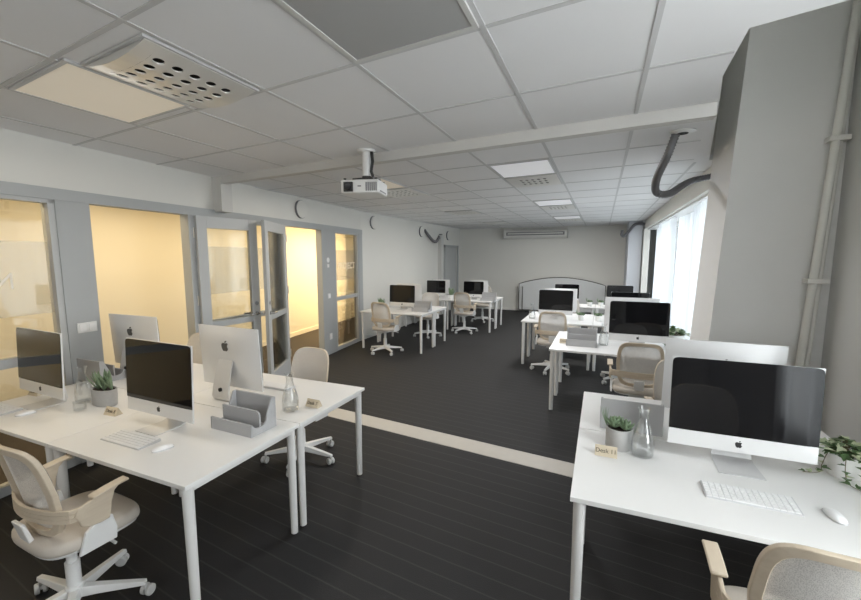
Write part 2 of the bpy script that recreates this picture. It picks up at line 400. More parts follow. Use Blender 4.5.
def text_mesh(txt, size, name, m, parent=None, extrude=.0006):
    cu = bpy.data.curves.new(name, 'FONT'); cu.body = txt; cu.size = size; cu.extrude = extrude; cu.align_x = 'CENTER'; cu.align_y = 'CENTER'
    t = bpy.data.objects.new(name, cu); C.objects.link(t)
    dg = bpy.context.evaluated_depsgraph_get(); dg.update()
    me = bpy.data.meshes.new_from_object(t.evaluated_get(dg)); bpy.data.objects.remove(t); bpy.data.curves.remove(cu)
    me.materials.clear(); me.materials.append(M[m])
    o = bpy.data.objects.new(name, me); C.objects.link(o)
    if parent: o.parent = parent
    return o
def glass_window(idx, ya, yb, label, txt=None, mirror=False, ty=None):
    t = thing('window_%d' % idx, label, 'office window', (0, 0, 0), kind='structure')
    f = MB(); fw = .045
    wbox(f, ya, ya + fw, .0, HT, -.07, .01); wbox(f, yb - fw, yb, .0, HT, -.07, .01); wbox(f, ya, yb, .0, .07, -.07, .01); wbox(f, ya, yb, HT - .03, HT, -.07, .01)
    f.build('window_frame', 'frame_light', t, 0)
    p = MB(); wbox(p, ya + fw, yb - fw, .07, HT - .03, -.034, -.030); p.build('pane', 'pane', t, 0)
    p = MB(); wbox(p, ya + fw, yb - fw, .93, 1.0, -.06, .0); p.build('glazing_bar', 'grey', t, 0)
    p = MB(); wbox(p, ya + fw, yb - fw, 1.30, 1.86, -.040, -.038); p.build('frosted_band', 'frost', t, 0)
    if txt:
        o = text_mesh(txt, .17, 'lettering', 'etch', t)
        ty = ty or (ya + yb) / 2
        p0 = Vector(wl(ty, 1.56, -.026))
        # text x axis along the wall
        ex = dv * (-1 if mirror else 1); ez = nv
        o.matrix_local = Matrix(((ex.x, 0, ez.x, p0.x), (ex.y, 0, ez.y, p0.y), (0, 1, 0, p0.z), (0, 0, 0, 1)))
    return t
glass_window(1, -.2, 1.88, 'glass office window with reversed lettering next to the first desks', 'Ner', True, 1.46)
glass_window(2, 3.26, 4.62, 'glass office window behind the open door leaves')
glass_window(3, 6.16, 7.08, 'narrow glass office window with etched word and floor behind', 'PROJECT', False, 6.66)

def door(idx, hinge, free, label, zt=2.19):
    h = Vector((*hinge, 0)); fr = Vector((*free, 0)); d = (fr - h); W = d.length; rz = math.atan2(d.y, d.x)
    t = thing('door_%d' % idx, label, 'door', (hinge[0], hinge[1], 0), rz, kind='structure')
    f = MB(); th = .022; st = .115
    for a, b, z0, z1 in ((0, st, .01, zt), (W - st, W, .01, zt), (st, W - st, .01, .24), (st, W - st, zt - .13, zt)):
        f.box(a, b, -th, th, z0, z1)
    f.build('leaf_frame', 'frame_light', t, 0, bev=.003)
    MB().box(st, W - st, -.004, .004, .24, zt - .13).build('pane', 'pane', t, 0)
    MB().box(st, W - st, -.018, .018, .93, 1.0).build('glazing_bar', 'grey', t, 0)
    hd = MB()
    for sgn in (-1, 1):
        hd.tube([(W - .06, sgn * th, 1.03), (W - .06, sgn * (th + .05), 1.03), (W - .17, sgn * (th + .055), 1.03)], .010, 10)
        hd.tube([(W - .06, sgn * th, 1.03), (W - .06, sgn * (th + .008), 1.03)], .026, 16)
        hd.tube([(W - .06, sgn * th, 1.16), (W - .06, sgn * (th + .012), 1.16)], .024, 16)
    hd.build('door_handle', 'chrome', t)
    hg = MB()
    for z in (.25, 1.2, 1.95): hg.tube([(-.012, th, z), (-.012, th, z + .11)], .011, 10)
    hg.build('hinge', 'hinge', t)
    return t
h1 = wl(3.17, 0, .04); h2 = wl(4.70, 0, .04)
door(1, h1[:2], (-4.03, 3.94), 'grey framed glass door leaf swung open to the right, hinged at the first doorway')
door(2, h2[:2], (-3.86, 3.89), 'grey framed glass door leaf swung open to the left, hinged at the second doorway')
# far doorway in the left wall
t = thing('door_3', 'plain grey door in the far left corner', 'door', kind='structure')
f = MB(); ya, yb = 11.76, 13.0
f.box(wx(ya) - .02, wx(ya) + .03, ya, ya + .07, 0, 2.09).box(wx(yb) - .02, wx(yb) + .03, yb - .07, yb, 0, 2.09).box(wx(ya) - .02, wx(ya) + .03, ya, yb, 2.02, 2.09)
f.build('door_frame', 'grey', t, 0)
MB().box(wx(ya) - .05, wx(ya) - .01, ya + .07, yb - .07, 0, 2.02).build('leaf', 'frame_light', t, 0)
# switches
for (y, z, wd, hh, lab, nm) in ((2.02, 1.15, .15, .085, 'double white switch plate on the grey panel by the first desks', 'light_switch'), (5.91, 1.05, .085, .085, 'white switch plate halfway up the grey panel by the second doorway', 'light_switch'),
                            (5.93, .32, .085, .11, 'white socket plate low on the grey panel by the second doorway', 'wall_socket')):
    t = thing(nm, lab, 'switch' if 'switch' in nm else 'socket')
    p = MB(); wbox(p, y - wd / 2, y + wd / 2, z - hh / 2, z + hh / 2, .02, .030); p.build('cover_plate', 'shell', t, 0, bev=.002)
    p = MB()
    for k in range(2 if wd > .1 else 1):
        c = y - wd / 2 + (k + .5) * wd / (2 if wd > .1 else 1); wbox(p, c - .025, c + .025, z - .028, z + .028, .030, .035)
    p.build('rocker', 'key', t, 0)
t = thing('wall_emblem', 'small white round sign high on the grey panel', 'sign')
p0 = Vector(wl(5.91, 1.68, .02))
p = MB(); p.tube([p0, p0 + nv * .004], .045, 24); p.build('disc', 'shell', t)
p = MB(); wbox(p, 5.88, 5.94, 1.55, 1.61, .02, .024); p.build('lower_mark', 'shell', t, 0)

# round wall valves
def valve(y, z, lab):
    t = thing('air_valve', lab, 'air vent', group='round white air valves on the left wall')
    d_ = dv if y < 7.25 else Vector((.022, 1, 0)).normalized(); n_ = Vector((d_.y, -d_.x, 0))
    c = Vector((wx(y), y, z))
    rim = MB(); rim.tube([c, c + n_ * .028, c + n_ * .032], [.14, .14, .135], 36); rim.build('rim', 'duct', t, 30)  # dark rim colour stands in for the shade on the valve's near edge
    ds = MB(); ds.tube([c + n_ * .032, c + n_ * .036, c + n_ * .040], [.133, .133, .10], 36); ds.build('disc', 'wall', t, 30)
valve(5.17, 2.47, 'round white air valve above the second doorway')
valve(7.72, 2.46, 'round white air valve just past the glazed partition')
valve(10.13, 2.40, 'round white air valve left of the sagging wall hose')
valve(12.08, 2.38, 'round white air valve above the far corner door')

# ---- windows, curtains
def window_set(idx, y0, y1, z0, z1, x, label, n):
    t = thing('window_%d' % idx, label, 'window', kind='structure')
    f = MB().box(x - .03, x + .03, y0, y1, z0, z0 + .06).box(x - .03, x + .03, y0, y1, z1 - .06, z1)
    for k in range(n + 1):
        y = y0 + (y1 - y0) * k / n; f.box(x - .03, x + .03, max(y0, y - .03), min(y1, y + .03), z0, z1)
    f.build('window_frame', 'shell', t, 0)
    MB().box(x - .003, x + .003, y0 + .03, y1 - .03, z0 + .06, z1 - .06).build('pane', 'pane', t, 0)
def curtain(y0, y1, z0, z1, x, label, amp, folds, seed, gap=0):
    rnd = random.Random(seed); n = int((y1 - y0) / .02); vs = []; fs = []
    ph = 0; xs = []
    for i in range(n + 1):
        y = y0 + (y1 - y0) * i / n
        ph += .02 * folds * (1 + .6 * math.sin(y * 2.3 + seed)) * 2 * PI
        xs.append((x + amp * math.sin(ph) + .012 * math.sin(y * 1.9 + seed), y))
    for k, z in enumerate((z1, (z0 + z1) / 2, z0)):
        for (xx, y) in xs: vs.append((x + (xx - x) * (.7 + .25 * k), y, z))
    for k in range(2):
        for i in range(n): fs.append((k * (n + 1) + i, k * (n + 1) + i + 1, (k + 1) * (n + 1) + i + 1, (k + 1) * (n + 1) + i))
    o = MB().add(vs, fs).build('sheer_curtain', 'curtain', None, 180)
    return tag(o, label, 'curtain')
window_set(4, 4.72, 11.9, .12, 2.43, 1.40, 'tall window band along the right wall', 5)
window_set(5, .25, 1.75, .5, 3.4, 1.61, 'window in the right wall beside the viewer', 2)  # unseen; height stretched past the ceiling so daylight reaches the column top
curtain(4.72, 6.55, .06, 2.40, 1.10, 'white sheer curtain panel nearest the column', .035, 3.2, 1)
curtain(6.15, 8.35, .06, 2.40, 1.22, 'white sheer curtain panel in the middle of the window band', .03, 3.0, 2)
curtain(7.85, 9.95, .06, 2.40, 1.10, 'third white sheer curtain panel from the column', .03, 2.8, 5)
curtain(9.5, 11.7, .06, 2.40, 1.22, 'white sheer curtain panel at the far end of the window band', .03, 2.6, 3)
curtain(.2, 1.8, .3, 3.45, 1.48, 'sheer curtain on the window beside the viewer', .035, 4, 4)
tag(MB().box(1.04, 1.29, 4.72, 11.72, 2.405, 2.43).build('curtain_rail', 'shell', None, 0), 'white rail carrying the sheer curtains', 'curtain rail')

# ---- ceiling fittings
def quadpanel(mb, xa, xb, va, vb, z0, z1):
    q = [(xa, vline(va, xa)), (xb, vline(va, xb)), (xb, vline(vb, xb)), (xa, vline(vb, xa))]
    return mb.hexa([(x, y, z0) for x, y in q], [(x, y, z1) for x, y in q])
def frame_quad(mb, xa, xb, va, vb, w, z0, z1):
    quadpanel(mb, xa, xb, va, va + w, z0, z1); quadpanel(mb, xa, xb, vb - w, vb, z0, z1); quadpanel(mb, xa, xa + w, va + w, vb - w, z0, z1); quadpanel(mb, xb - w, xb, va + w, vb - w, z0, z1)
def lamp(xa, xb, va, vb, m, lab):
    t = thing('ceiling_light', lab, 'ceiling light')
    f = MB(); frame_quad(f, xa, xb, va, vb, .02, CZ - .012, CZ - .001); f.build('frame', 'tbar', t, 0)
    p = MB(); quadpanel(p, xa + .02, xb - .02, va + .02, vb - .02, CZ - .009, CZ - .002); p.build('diffuser', m, t, 0)
def perf(xa, xb, va, vb, nx, ny, lab, hole=.36, m0=.08, bulge=.02, shape=16):
    t = thing('air_diffuser', lab, 'ceiling diffuser')
    zz = CZ - .014
    b = MB(); quadpanel(b, xa + .02, xb - .02, va + .02, vb - .02, CZ - .004, CZ - .001); b.build('dark_backing', 'hole', t, 0)  # near-black sheet stands in for the darkness behind the holes
    p = MB(); n = shape
    def P(u, w, dz=0):      # u,w in 0..1
        x = xa + .0145 + (xb - xa - .029) * u; v = va + .0145 + (vb - va - .029) * w
        return (x, vline(v, x), zz - bulge * (1 - (2 * u - 1) ** 2) + dz)
    us = [0, m0] + [m0 + (1 - 2 * m0) * (i + 1) / nx for i in range(nx)] + [1]
    ws = [0, m0] + [m0 + (1 - 2 * m0) * (i + 1) / ny for i in range(ny)] + [1]
    for i in range(len(us) - 1):
        for j in range(len(ws) - 1):
            u0, u1, w0, w1 = us[i], us[i + 1], ws[j], ws[j + 1]
            if i in (0, len(us) - 2) or j in (0, len(ws) - 2):
                p.add([P(u0, w0), P(u1, w0), P(u1, w1), P(u0, w1)], [(0, 1, 2, 3)]); continue
            cu, cw = (u0 + u1) / 2, (w0 + w1) / 2; vs = []
            for k in range(n):
                a = 2 * PI * k / n; c, s_ = math.cos(a), math.sin(a); q = max(abs(c), abs(s_))
                vs.append(P(cu + (u1 - u0) / 2 * c / q, cw + (w1 - w0) / 2 * s_ / q))
            for k in range(n):
                a = 2 * PI * k / n; vs.append(P(cu + (u1 - u0) * hole * math.cos(a), cw + (w1 - w0) * hole * math.sin(a)))
            for k in range(n):
                a = 2 * PI * k / n; vs.append(P(cu + (u1 - u0) * hole * .96 * math.cos(a), cw + (w1 - w0) * hole * .96 * math.sin(a), .006))
            p.add(vs, [(k, (k + 1) % n, n + (k + 1) % n, n + k) for k in range(n)] + [(n + k, n + (k + 1) % n, 2 * n + (k + 1) % n, 2 * n + k) for k in range(n)])
    for u in (0, 1):
        for j in range(len(ws) - 1): p.add([P(u, ws[j]), P(u, ws[j + 1]), P(u, ws[j + 1], .0125), P(u, ws[j], .0125)], [(0, 1, 2, 3)])
    for w_ in (0, 1):
        for i in range(len(us) - 1):
            q0, q1 = P(us[i], w_), P(us[i + 1], w_); p.add([q0, q1, (q1[0], q1[1], CZ - .002), (q0[0], q0[1], CZ - .002)], [(0, 1, 2, 3)])
    p.build('perforated_plate', 'perf', t, 30)
    f = MB(); frame_quad(f, xa, xb, va, vb, .014, CZ - .012, CZ - .001); f.build('frame', 'tbar', t, 0)
lamp(-2.99, -2.31, .925, 1.55, 'lamp', 'lit square ceiling light with warm diffuser, nearest the viewer')
perf(-2.30, -1.76, .985, 1.60, 5, 5, 'curved perforated ceiling plate beside the warm square light', .30, .12, .03)
lamp(-1.09, -.49, 3.965, 4.655, 'lamp_far', 'pale ceiling light panel just past the beam, right of the projector')
perf(-1.09, -.49, 4.685, 5.375, 5, 3, 'grille ceiling plate behind the pale light panel right of the projector', .34, .20, .004, 8)
lamp(-3.0, -2.38, 3.965, 4.655, 'lamp', 'warm ceiling light panel above the projector')
perf(-3.0, -2.38, 4.685, 5.375, 6, 4, 'perforated ceiling plate right behind the projector', .34, .14, .004, 8)
perf(-1.09, -.49, 7.57, 8.26, 5, 3, 'second grille ceiling plate down the right light row', .34, .20, .004, 8)
lamp(-1.09, -.49, 6.85, 7.54, 'lamp_far', 'second pale light panel down the right light row')
perf(-3.0, -2.38, 7.57, 8.26, 6, 4, 'second perforated ceiling plate down the left light row', .34, .14, .004, 8)
perf(-1.09, -.49, 10.45, 11.14, 5, 3, 'third grille ceiling plate down the right light row', .34, .20, .004, 8)
lamp(-1.09, -.49, 9.73, 10.42, 'lamp_far', 'third pale light panel down the right light row')
perf(-3.0, -2.38, 10.45, 11.14, 6, 4, 'third perforated ceiling plate down the left light row', .34, .14, .004, 8)
t = thing('ceiling_panel', 'glossy grey ceiling panel in a white rim, nearest the viewer', 'ceiling panel')
f = MB(); frame_quad(f, -1.095, -.485, .93, 1.60, .022, CZ - .014, CZ - .001); f.build('frame', 'duct_white', t, 0)
p = MB(); quadpanel(p, -1.073, -.507, .952, 1.578, CZ - .010, CZ - .003); p.build('glossy_sheet', 'gloss', t, 0)

# projector
t = thing('projector', 'white projector hanging from the ceiling on a short pole', 'projector', (-1.90, 3.12, 0))
MB().tube([(0, .0, CZ - .001), (0, 0, 2.40)], .036, 20).build('pole', 'proj', t)
MB().tube([(0, 0, CZ - .02), (0, 0, CZ - .0005)], .075, 24).build('ceiling_plate', 'proj', t)
MB().tube([(0, 0, 2.41), (0, 0, 2.43)], .04, 20).box(-.10, .10, -.07, .07, 2.385, 2.41).build('mount_bracket', 'black', t, 40)
rot = Matrix.Rotation(math.radians(14), 4, 'Z')
def rbox(mb, *b):
    k = MB().box(*b); mb.add([tuple(rot @ Vector(p)) for p in k.v], k.f); return mb
b = MB(); rbox(b, -.19, .14, -.13, .16, 2.275, 2.385); o = b.build('case', 'proj', t, 0, bev=.014)
b = MB(); rbox(b, -.16, -.08, -.145, -.128, 2.285, 2.365); lf = b.build('lens_opening', 'black', t, 0, bev=.004)
b = MB(); c0 = rot @ Vector((-.12, -.142, 2.325)); c1 = rot @ Vector((-.12, -.15, 2.325)); b.tube([c0, c1], [.032, .026], 24); b.build('lens', 'lens', t)
b = MB()
for k in range(6): rbox(b, .03 + .017 * k, .039 + .017 * k, -.134, -.128, 2.29, 2.36)
b.build('vent_grille', 'duct', t, 0)
b = MB()
for k in range(5): rbox(b, .138, .143, -.08 + .04 * k, -.06 + .04 * k, 2.29, 2.30)
b.build('side_vent', 'duct', t, 0)
rbox(MB(), -.04, -.01, -.133, -.128, 2.325, 2.335).build('front_mark', 'duct', t, 0)
b = MB().tube([(.05, 0, CZ - .02), (.06, .0, 2.55), (.045, 0, 2.47), (.06, .02, 2.40), (.09, .05, 2.387)], .013, 10); b.build('cable', 'black', t)
for x_, y_ in ((-.16, -.1), (.11, -.1), (.11, .13)):
    b = MB()
    q = rot @ Vector((x_, y_, 0)); b.tube([(q.x, q.y, 2.385), (q.x, q.y, 2.40)], .012, 10); b.build('mount_screw', 'black', t)
# hoses
def spline(pts, n=14):
    P_ = [Vector(p) for p in pts]; P_ = [P_[0] * 2 - P_[1]] + P_ + [P_[-1] * 2 - P_[-2]]; out = []
    for i in range(1, len(P_) - 2):
        for k in range(n):
            t_ = k / n; a, b_, c, d = P_[i - 1:i + 3]
            out.append(.5 * ((2 * b_) + (c - a) * t_ + (2 * a - 5 * b_ + 4 * c - d) * t_ ** 2 + (3 * b_ - a - 3 * c + d) * t_ ** 3))
    out.append(P_[-2]); return out
def hose(pts, r, lab, plate=None, pitch=.022, parts=()):
    t = thing('ventilation_hose', lab, 'hose')
    path = spline(pts, 30); L = sum((path[i + 1] - path[i]).length for i in range(len(path) - 1))
    n = int(L / pitch * 2); res = []; seg = L / n; acc = 0; j = 0; cur = path[0]
    for k in range(n + 1):
        s_ = k * seg; d = 0
        for i in range(len(path) - 1):
            l = (path[i + 1] - path[i]).length
            if d + l >= s_ - 1e-9: res.append(path[i].lerp(path[i + 1], (s_ - d) / l if l else 0)); break
            d += l
    MB().tube(res, [r * (1 if k % 2 else .80) for k in range(len(res))], 14).build('corrugated_tube', 'duct', t, 60)
    if plate: 
        MB().lathe([(plate[2] * .45, CZ - .016), (plate[2], CZ - .008), (plate[2], CZ - .001)], 28, plate[0], plate[1]).build('ceiling_collar', 'shell', t)
        MB().lathe([(plate[2] * .44, CZ - .018), (plate[2] * .44, CZ - .006)], 20, plate[0], plate[1]).build('collar_hole', 'hole', t)
hose([(.46, 3.56, CZ - .01), (.42, 3.62, 2.50), (.375, 3.8, 2.36), (.40, 3.97, 2.28), (.50, 4.05, 2.275), (.64, 4.35, 2.38), (.80, 4.8, 2.49), (.98, 4.86, 2.53)], .031, 'dark grey hose sagging from a ceiling collar to the window lintel', (.50, 3.55, .085))
hose([(.46, 11.85, 2.42), (.45, 11.85, 2.30), (.52, 11.85, 2.27), (.62, 11.86, 2.40), (.76, 11.86, 2.56), (.98, 11.86, 2.56)], .04, 'small dark hose hooked over the far corner pillar')
hose([(-4.50, 10.33, 2.46), (-4.44, 10.45, 2.32), (-4.42, 10.72, 2.19), (-4.42, 10.98, 2.16), (-4.44, 11.22, 2.26), (-4.45, 11.36, 2.36)], .04, 'dark hose sagging along the left wall into an upright pipe')
t = thing('wall_pipe', 'upright grey pipe on the left wall beside the corner door', 'pipe')
MB().box(wx(11.2), wx(11.2) + .12, 11.28, 11.46, 0.0, 2.36).build('casing', 'duct_white', t, 0, bev=.01)
MB().lathe([(.05, 2.36), (.05, 2.39), (.03, 2.40)], 16, wx(11.2) + .06, 11.37).build('top_collar', 'duct', t)
# pipe on the column corner
t = thing('heating_pipe', 'white painted pipe running up the column corner', 'pipe')
MB().tube([(1.375, 3.84, 0), (1.525, 3.84, 3.69)], .026, 16).build('pipe', 'wall', t)
MB().tube([(1.43, 3.855, 0), (1.545, 3.855, 3.69)], .016, 12).build('thin_pipe', 'wall', t)
for z in (1.55, 2.55): MB().box(1.33 + .0406 * z, 1.47 + .0311 * z, 3.805, 3.90, z, z + .035).build('pipe_clip', 'wall', t, 0, bev=.004)
# wall air unit
t = thing('air_unit', 'long white air unit high on the far wall', 'air conditioner', (-1.95, 13.198, 2.29))
MB().prism([(-.10, 0), (-.20, .06), (-.20, .22), (-.15, .27), (0, .27), (0, 0)], lambda u, v, q: (q, u, v), -.97, .97).build('case', 'acbody', t, 20, bev=.008)
b = MB().box(-.88, .88, -.206, -.199, .10, .20); b.build('grille_recess', 'duct', t, 0)
b = MB()
b.box(-.84, .84, -.214, -.205, .135, .170)
b.build('grille_slats', 'acbody', t, 0)
b = MB()
for sx in (-.97, .955): b.box(sx, sx + .015, -.205, -.0, .0, .27)
b.build('end_cap', 'duct_white', t, 0)
# board
t = thing('whiteboard', 'arched grey presentation board standing against the far wall', 'board', (-1.12, 12.98, 0))
arch = [(-1.25, .06)] + [(-1.25, .88)] + [(-1.25 + 2.5 * k / 24, .88 + .21 * math.sin(PI * k / 24) ** .9) for k in range(1, 24)] + [(1.25, .88), (1.25, .06)]
MB().prism(arch, lambda u, v, q: (u, q, v), -.02, .02).build('board_surface', 'boardgrey', t, 0)
MB().tube([(u, 0, v) for u, v in arch + [arch[0]]], .022, 8).build('board_frame', 'boardframe', t)
MB().prism([(u * .92 + .02, .03 + v * .90) for u, v in arch], lambda u, v, q: (u, q, v), -.06, -.035).build('front_sheet', 'boardgrey', t, 0)
b = MB().tube([(-1.14, -.05, .04), (-1.14, -.05, .80)], .016, 8); b.build('front_post', 'boardframe', t)
b = MB()
for sx in (-1.1, 1.1): b.box(sx - .03, sx + .03, -.14, .14, 0, .05)
b.build('foot', 'boardframe', t, 0)

# ------------------------------------------------------------------ desks
TZ = .72
def desk(x0, x1, y0, y1, lab, skirt=None):
    cx, cy = (x0 + x1) / 2, (y0 + y1) / 2; w, d = (x1 - x0) / 2, (y1 - y0) / 2
    t = thing('desk', lab, 'desk', (cx, cy, 0), group='white office desks')
    MB().box(-w, w, -d, d, TZ - .022, TZ).build('tabletop', 'desk', t, 0, bev=.002)
    f = MB(); q = .028
    for y_ in (-d + .15, d - .18): f.box(-w + .04, w - .04, y_, y_ + .03, TZ - .052, TZ - .0225)
    for x_ in (-w + .02, w - .05): f.box(x_, x_ + .03, -d + .04, d - .04, TZ - .052, TZ - .0225)
    f.build('apron_frame', 'edge', t, 0, bev=.002)
    for sx in (-1, 1):
        for sy in (-1, 1):
            x_, y_ = sx * (w - .038), sy * (d - .038)
            lg = MB().tube([(x_, y_, TZ - .0225), (x_, y_, .012)], [.026, .021], 18); lg.build('leg', 'edge', t)
    return t
desk(-2.79, -1.68, 1.16, 1.915, 'white desk nearest the viewer in the left cluster, with black screen and felt tray')
desk(-3.905, -2.795, 1.16, 1.915, 'white desk nearest the viewer against the left glass window, with screen and glass bottles')
desk(-2.79, -1.68, 1.922, 2.67, 'white desk of the left cluster nearest the pale floor strip, under a monitor back')
desk(-3.905, -2.795, 1.922, 2.67, 'white desk in the left cluster in front of the first office doorway')
desk(-.08, 1.25, 1.75, 2.515, 'large white desk nearest the viewer on the right, holding keyboard, carafe and succulent')
desk(-.08, 1.25, 2.522, 3.24, 'white desk backing onto the nearest right desk, in front of the column')
desk(-.50, .97, 4.62, 5.212, 'white desk of the second right cluster, with grey felt tray and ivy pot')
desk(-.50, .97, 5.219, 5.81, 'white desk hidden behind the large screen of the second right cluster')
desk(-1.15, -.085, 6.50, 7.10, 'white desk front left in the third right cluster, chair with pale frame before it')
desk(-.078, .96, 6.50, 7.10, 'white desk front right in the third right cluster, beside the curtain')
desk(-1.15, -.085, 7.107, 7.70, 'white desk back left in the third right cluster')
desk(-.078, .96, 7.107, 7.70, 'white desk back right in the third right cluster, beside the curtain')
desk(-1.15, -.085, 8.75, 9.35, 'white desk front left in the last right cluster before the board')
desk(-.078, .96, 8.75, 9.35, 'white desk front right in the last right cluster, beside the curtain')
desk(-4.16, -2.88, 6.50, 7.13, 'white desk just past the glazed partition, beige chair before it')
desk(-4.16, -2.88, 7.137, 7.76, 'white desk backing onto the one just past the glazed partition')
desk(-3.36, -2.26, 8.95, 9.56, 'white desk front right in the far left corner cluster')
desk(-4.46, -3.367, 8.95, 9.56, 'white desk front left in the far left corner cluster, by the left wall')
desk(-3.36, -2.26, 9.567, 10.17, 'white desk back right in the far left corner cluster')
desk(-4.46, -3.367, 9.567, 10.17, 'white desk back left in the far left corner cluster, by the left wall')

# ------------------------------------------------------------------ computers
apple = [(0, .30), (-.10, .33), (-.22, .36), (-.34, .31), (-.42, .20), (-.44, .05), (-.41, -.12), (-.33, -.30), (-.23, -.43), (-.12, -.44), (0, -.40), (.12, -.44), (.22, -.43), (.33, -.30), (.40, -.16),
         (.32, -.10), (.28, 0), (.28, .10), (.33, .20), (.38, .25), (.30, .33), (.20, .36), (.09, .33)]
leafp = [(0, .37), (.02, .46), (.09, .55), (.19, .59), (.18, .49), (.11, .41)]
def logo_mb(s, zc, y0, y1, flip=1):
    m = MB()
    for pl in (apple, leafp): m.prism([(u * s * flip, zc + v * s) for u, v in pl], lambda u, v, q: (u, q, v), y0, y1)
    return m
IW, IB, IT = .300, .078, .525
def make_computer():
    t = thing('desktop_computer', 'x', 'computer')
    m = MB(); NX, NZ = 14, 10; back = []
    for j in range(NZ + 1):
        for i in range(NX + 1):
            a, b = 2 * i / NX - 1, 2 * j / NZ - 1
            back.append((IW * a, .006 + .030 * (1 - abs(a) ** 3) * (1 - abs(b) ** 3), IB + (IT - IB) * j / NZ))
    fs = [(j * (NX + 1) + i, j * (NX + 1) + i + 1, (j + 1) * (NX + 1) + i + 1, (j + 1) * (NX + 1) + i) for j in range(NZ) for i in range(NX)]
    n0 = len(back); fr = [(p[0], -.004, p[2]) for p in back]; fs += [tuple(q + n0 for q in f[::-1]) for f in fs]
    def rim(ids):
        return [(ids[k], ids[k + 1], ids[k + 1] + n0, ids[k] + n0) for k in range(len(ids) - 1)]
    fs += rim(list(range(NX + 1))) + rim([(NZ) * (NX + 1) + i for i in range(NX + 1)]) + rim([j * (NX + 1) for j in range(NZ + 1)]) + rim([j * (NX + 1) + NX for j in range(NZ + 1)])
    m.add(back + fr, fs); m.build('casing', 'alu_white', t, 50)
    zc = IB + .080
    pl = superell(IW - .001, (IT - zc) / 2, 22, 48, 0, (IT + zc) / 2)
    pl = [(u, v) if v > (IT + zc) / 2 else (math.copysign(IW - .001, u) if abs(u) > .28 else u, max(v, zc)) for u, v in pl]
    MB().prism(pl, lambda u, v, q: (u, q, v), -.0072, -.0038).build('screen', 'screen', t, 30)
    logo_mb(.034, IB + .040, -.0055, -.0035).build('front_logo', 'dark', t, 0, label='small dark fruit emblem under the screen')
    logo_mb(.075, .385, .030, .0375, -1).build('rear_logo', 'logo_back', t, 0, label='dark fruit emblem on the back')
    for k_ in kids(t):
        for q in k_.data.vertices: q.co.y += .045 * (q.co.z - .27)
    st = MB(); prof = [(-.10, .004), (.055, .004), (.085, .012), (.094, .035), (.085, .10), (.062, .20), (.036, .285)]; wd = [.092, .088, .086, .084, .08, .076, .072]
    vs = []
    for (y, z), w in zip(prof, wd):
        vs += [(-w, y, z), (w, y, z)]
    off = []
    for k, ((y, z), w) in enumerate(zip(prof, wd)):
        a = Vector(prof[max(0, k - 1)]); b = Vector(prof[min(len(prof) - 1, k + 1)]); d = (b - a).normalized(); nn = Vector((d.y, -d.x)) * .008
        off += [(-w, y - nn.x * .0 + (nn.x if k > 1 else 0), z + (nn.y if k > 1 else -.004)), (w, y + (nn.x if k > 1 else 0), z + (nn.y if k > 1 else -.004))]
    n = len(prof); fs = []
    for k in range(n - 1):
        fs += [(2 * k, 2 * k + 1, 2 * k + 3, 2 * k + 2), (2 * n + 2 * k, 2 * n + 2 * k + 2, 2 * n + 2 * k + 3, 2 * n + 2 * k + 1), (2 * k, 2 * k + 2, 2 * n + 2 * k + 2, 2 * n + 2 * k), (2 * k + 1, 2 * n + 2 * k + 1, 2 * n + 2 * k + 3, 2 * k + 3)]
    fs += [(0, 2 * n, 2 * n + 1, 1), (2 * n - 2, 2 * n - 1, 4 * n - 1, 4 * n - 2)]
    vs = [(x, y, max(z, .0005)) for x, y, z in vs + off]
    sd = st.add(vs, fs).build('stand', 'alu', t, 50)
    hl = MB().tube([(0, .105, .085), (0, .0905, .0845)], .014, 18); hl.build('cable_hole', 'hole', sd)
    return t
comp = make_computer()
family(comp, [
    ((.655, 2.33, TZ), 0, 'largest black screen, facing the viewer on the nearest right desk'),
    ((-2.41, 1.55, TZ), -.02, 'black screen facing the viewer on the nearest left desk, keyboard before it'),
    ((-3.55, 1.49, TZ), -.04, 'black screen at the left edge of the photo, in front of the glass window'),
    ((-2.46, 2.11, TZ), PI - .03, 'aluminium monitor seen from behind, between the grey felt tray and the open doors'),
    ((-3.70, 2.215, TZ), PI + .03, 'aluminium monitor seen from behind, beside the potted succulent on the left desks'),
    ((.69, 2.86, TZ), PI, 'white monitor back peeping over the largest black screen'),
    ((.41, 5.03, TZ), 0, 'black screen on the second right desk, behind the pale framed chair'),
    ((.36, 5.52, TZ), PI, 'white monitor back peeping over the second right screen'),
    ((-.67, 6.95, TZ), 0, 'black screen on the third right cluster, left one, above the chair'),
    ((.43, 6.95, TZ), 0, 'black screen on the third right cluster, beside the curtain'),
    ((-.63, 7.36, TZ), PI, 'white monitor back behind the left screen of the third right cluster'),
    ((-.66, 9.15, TZ), 0, 'farther left black screen in front of the arched board'),
    ((.37, 9.15, TZ), 0, 'farthest black screen beside the corner pillar'),
    ((-3.52, 7.0, TZ), 0, 'black screen on the desk just past the glazed partition'),
    ((-3.58, 7.45, TZ), PI, 'white monitor back behind the screen just past the glazed partition'),
    ((-2.78, 9.30, TZ), 0, 'black screen on the far left corner cluster, in front of the bare far wall'),
    ((-3.74, 9.30, TZ), 0, 'black screen on the far left corner cluster, below the corner door'),
    ((-2.80, 9.78, TZ), PI, 'white monitor back behind the right screen of the far left corner cluster'),
    ((-3.80, 9.78, TZ), PI, 'white monitor back behind the left screen of the far left corner cluster'),
], 'desktop computers on the desks')
for o in C.objects:
    if o.get('category') == 'computer' and o.location.y > 6: o.scale = (.90,) * 3 if o.location.y < 8 else (.82,) * 3

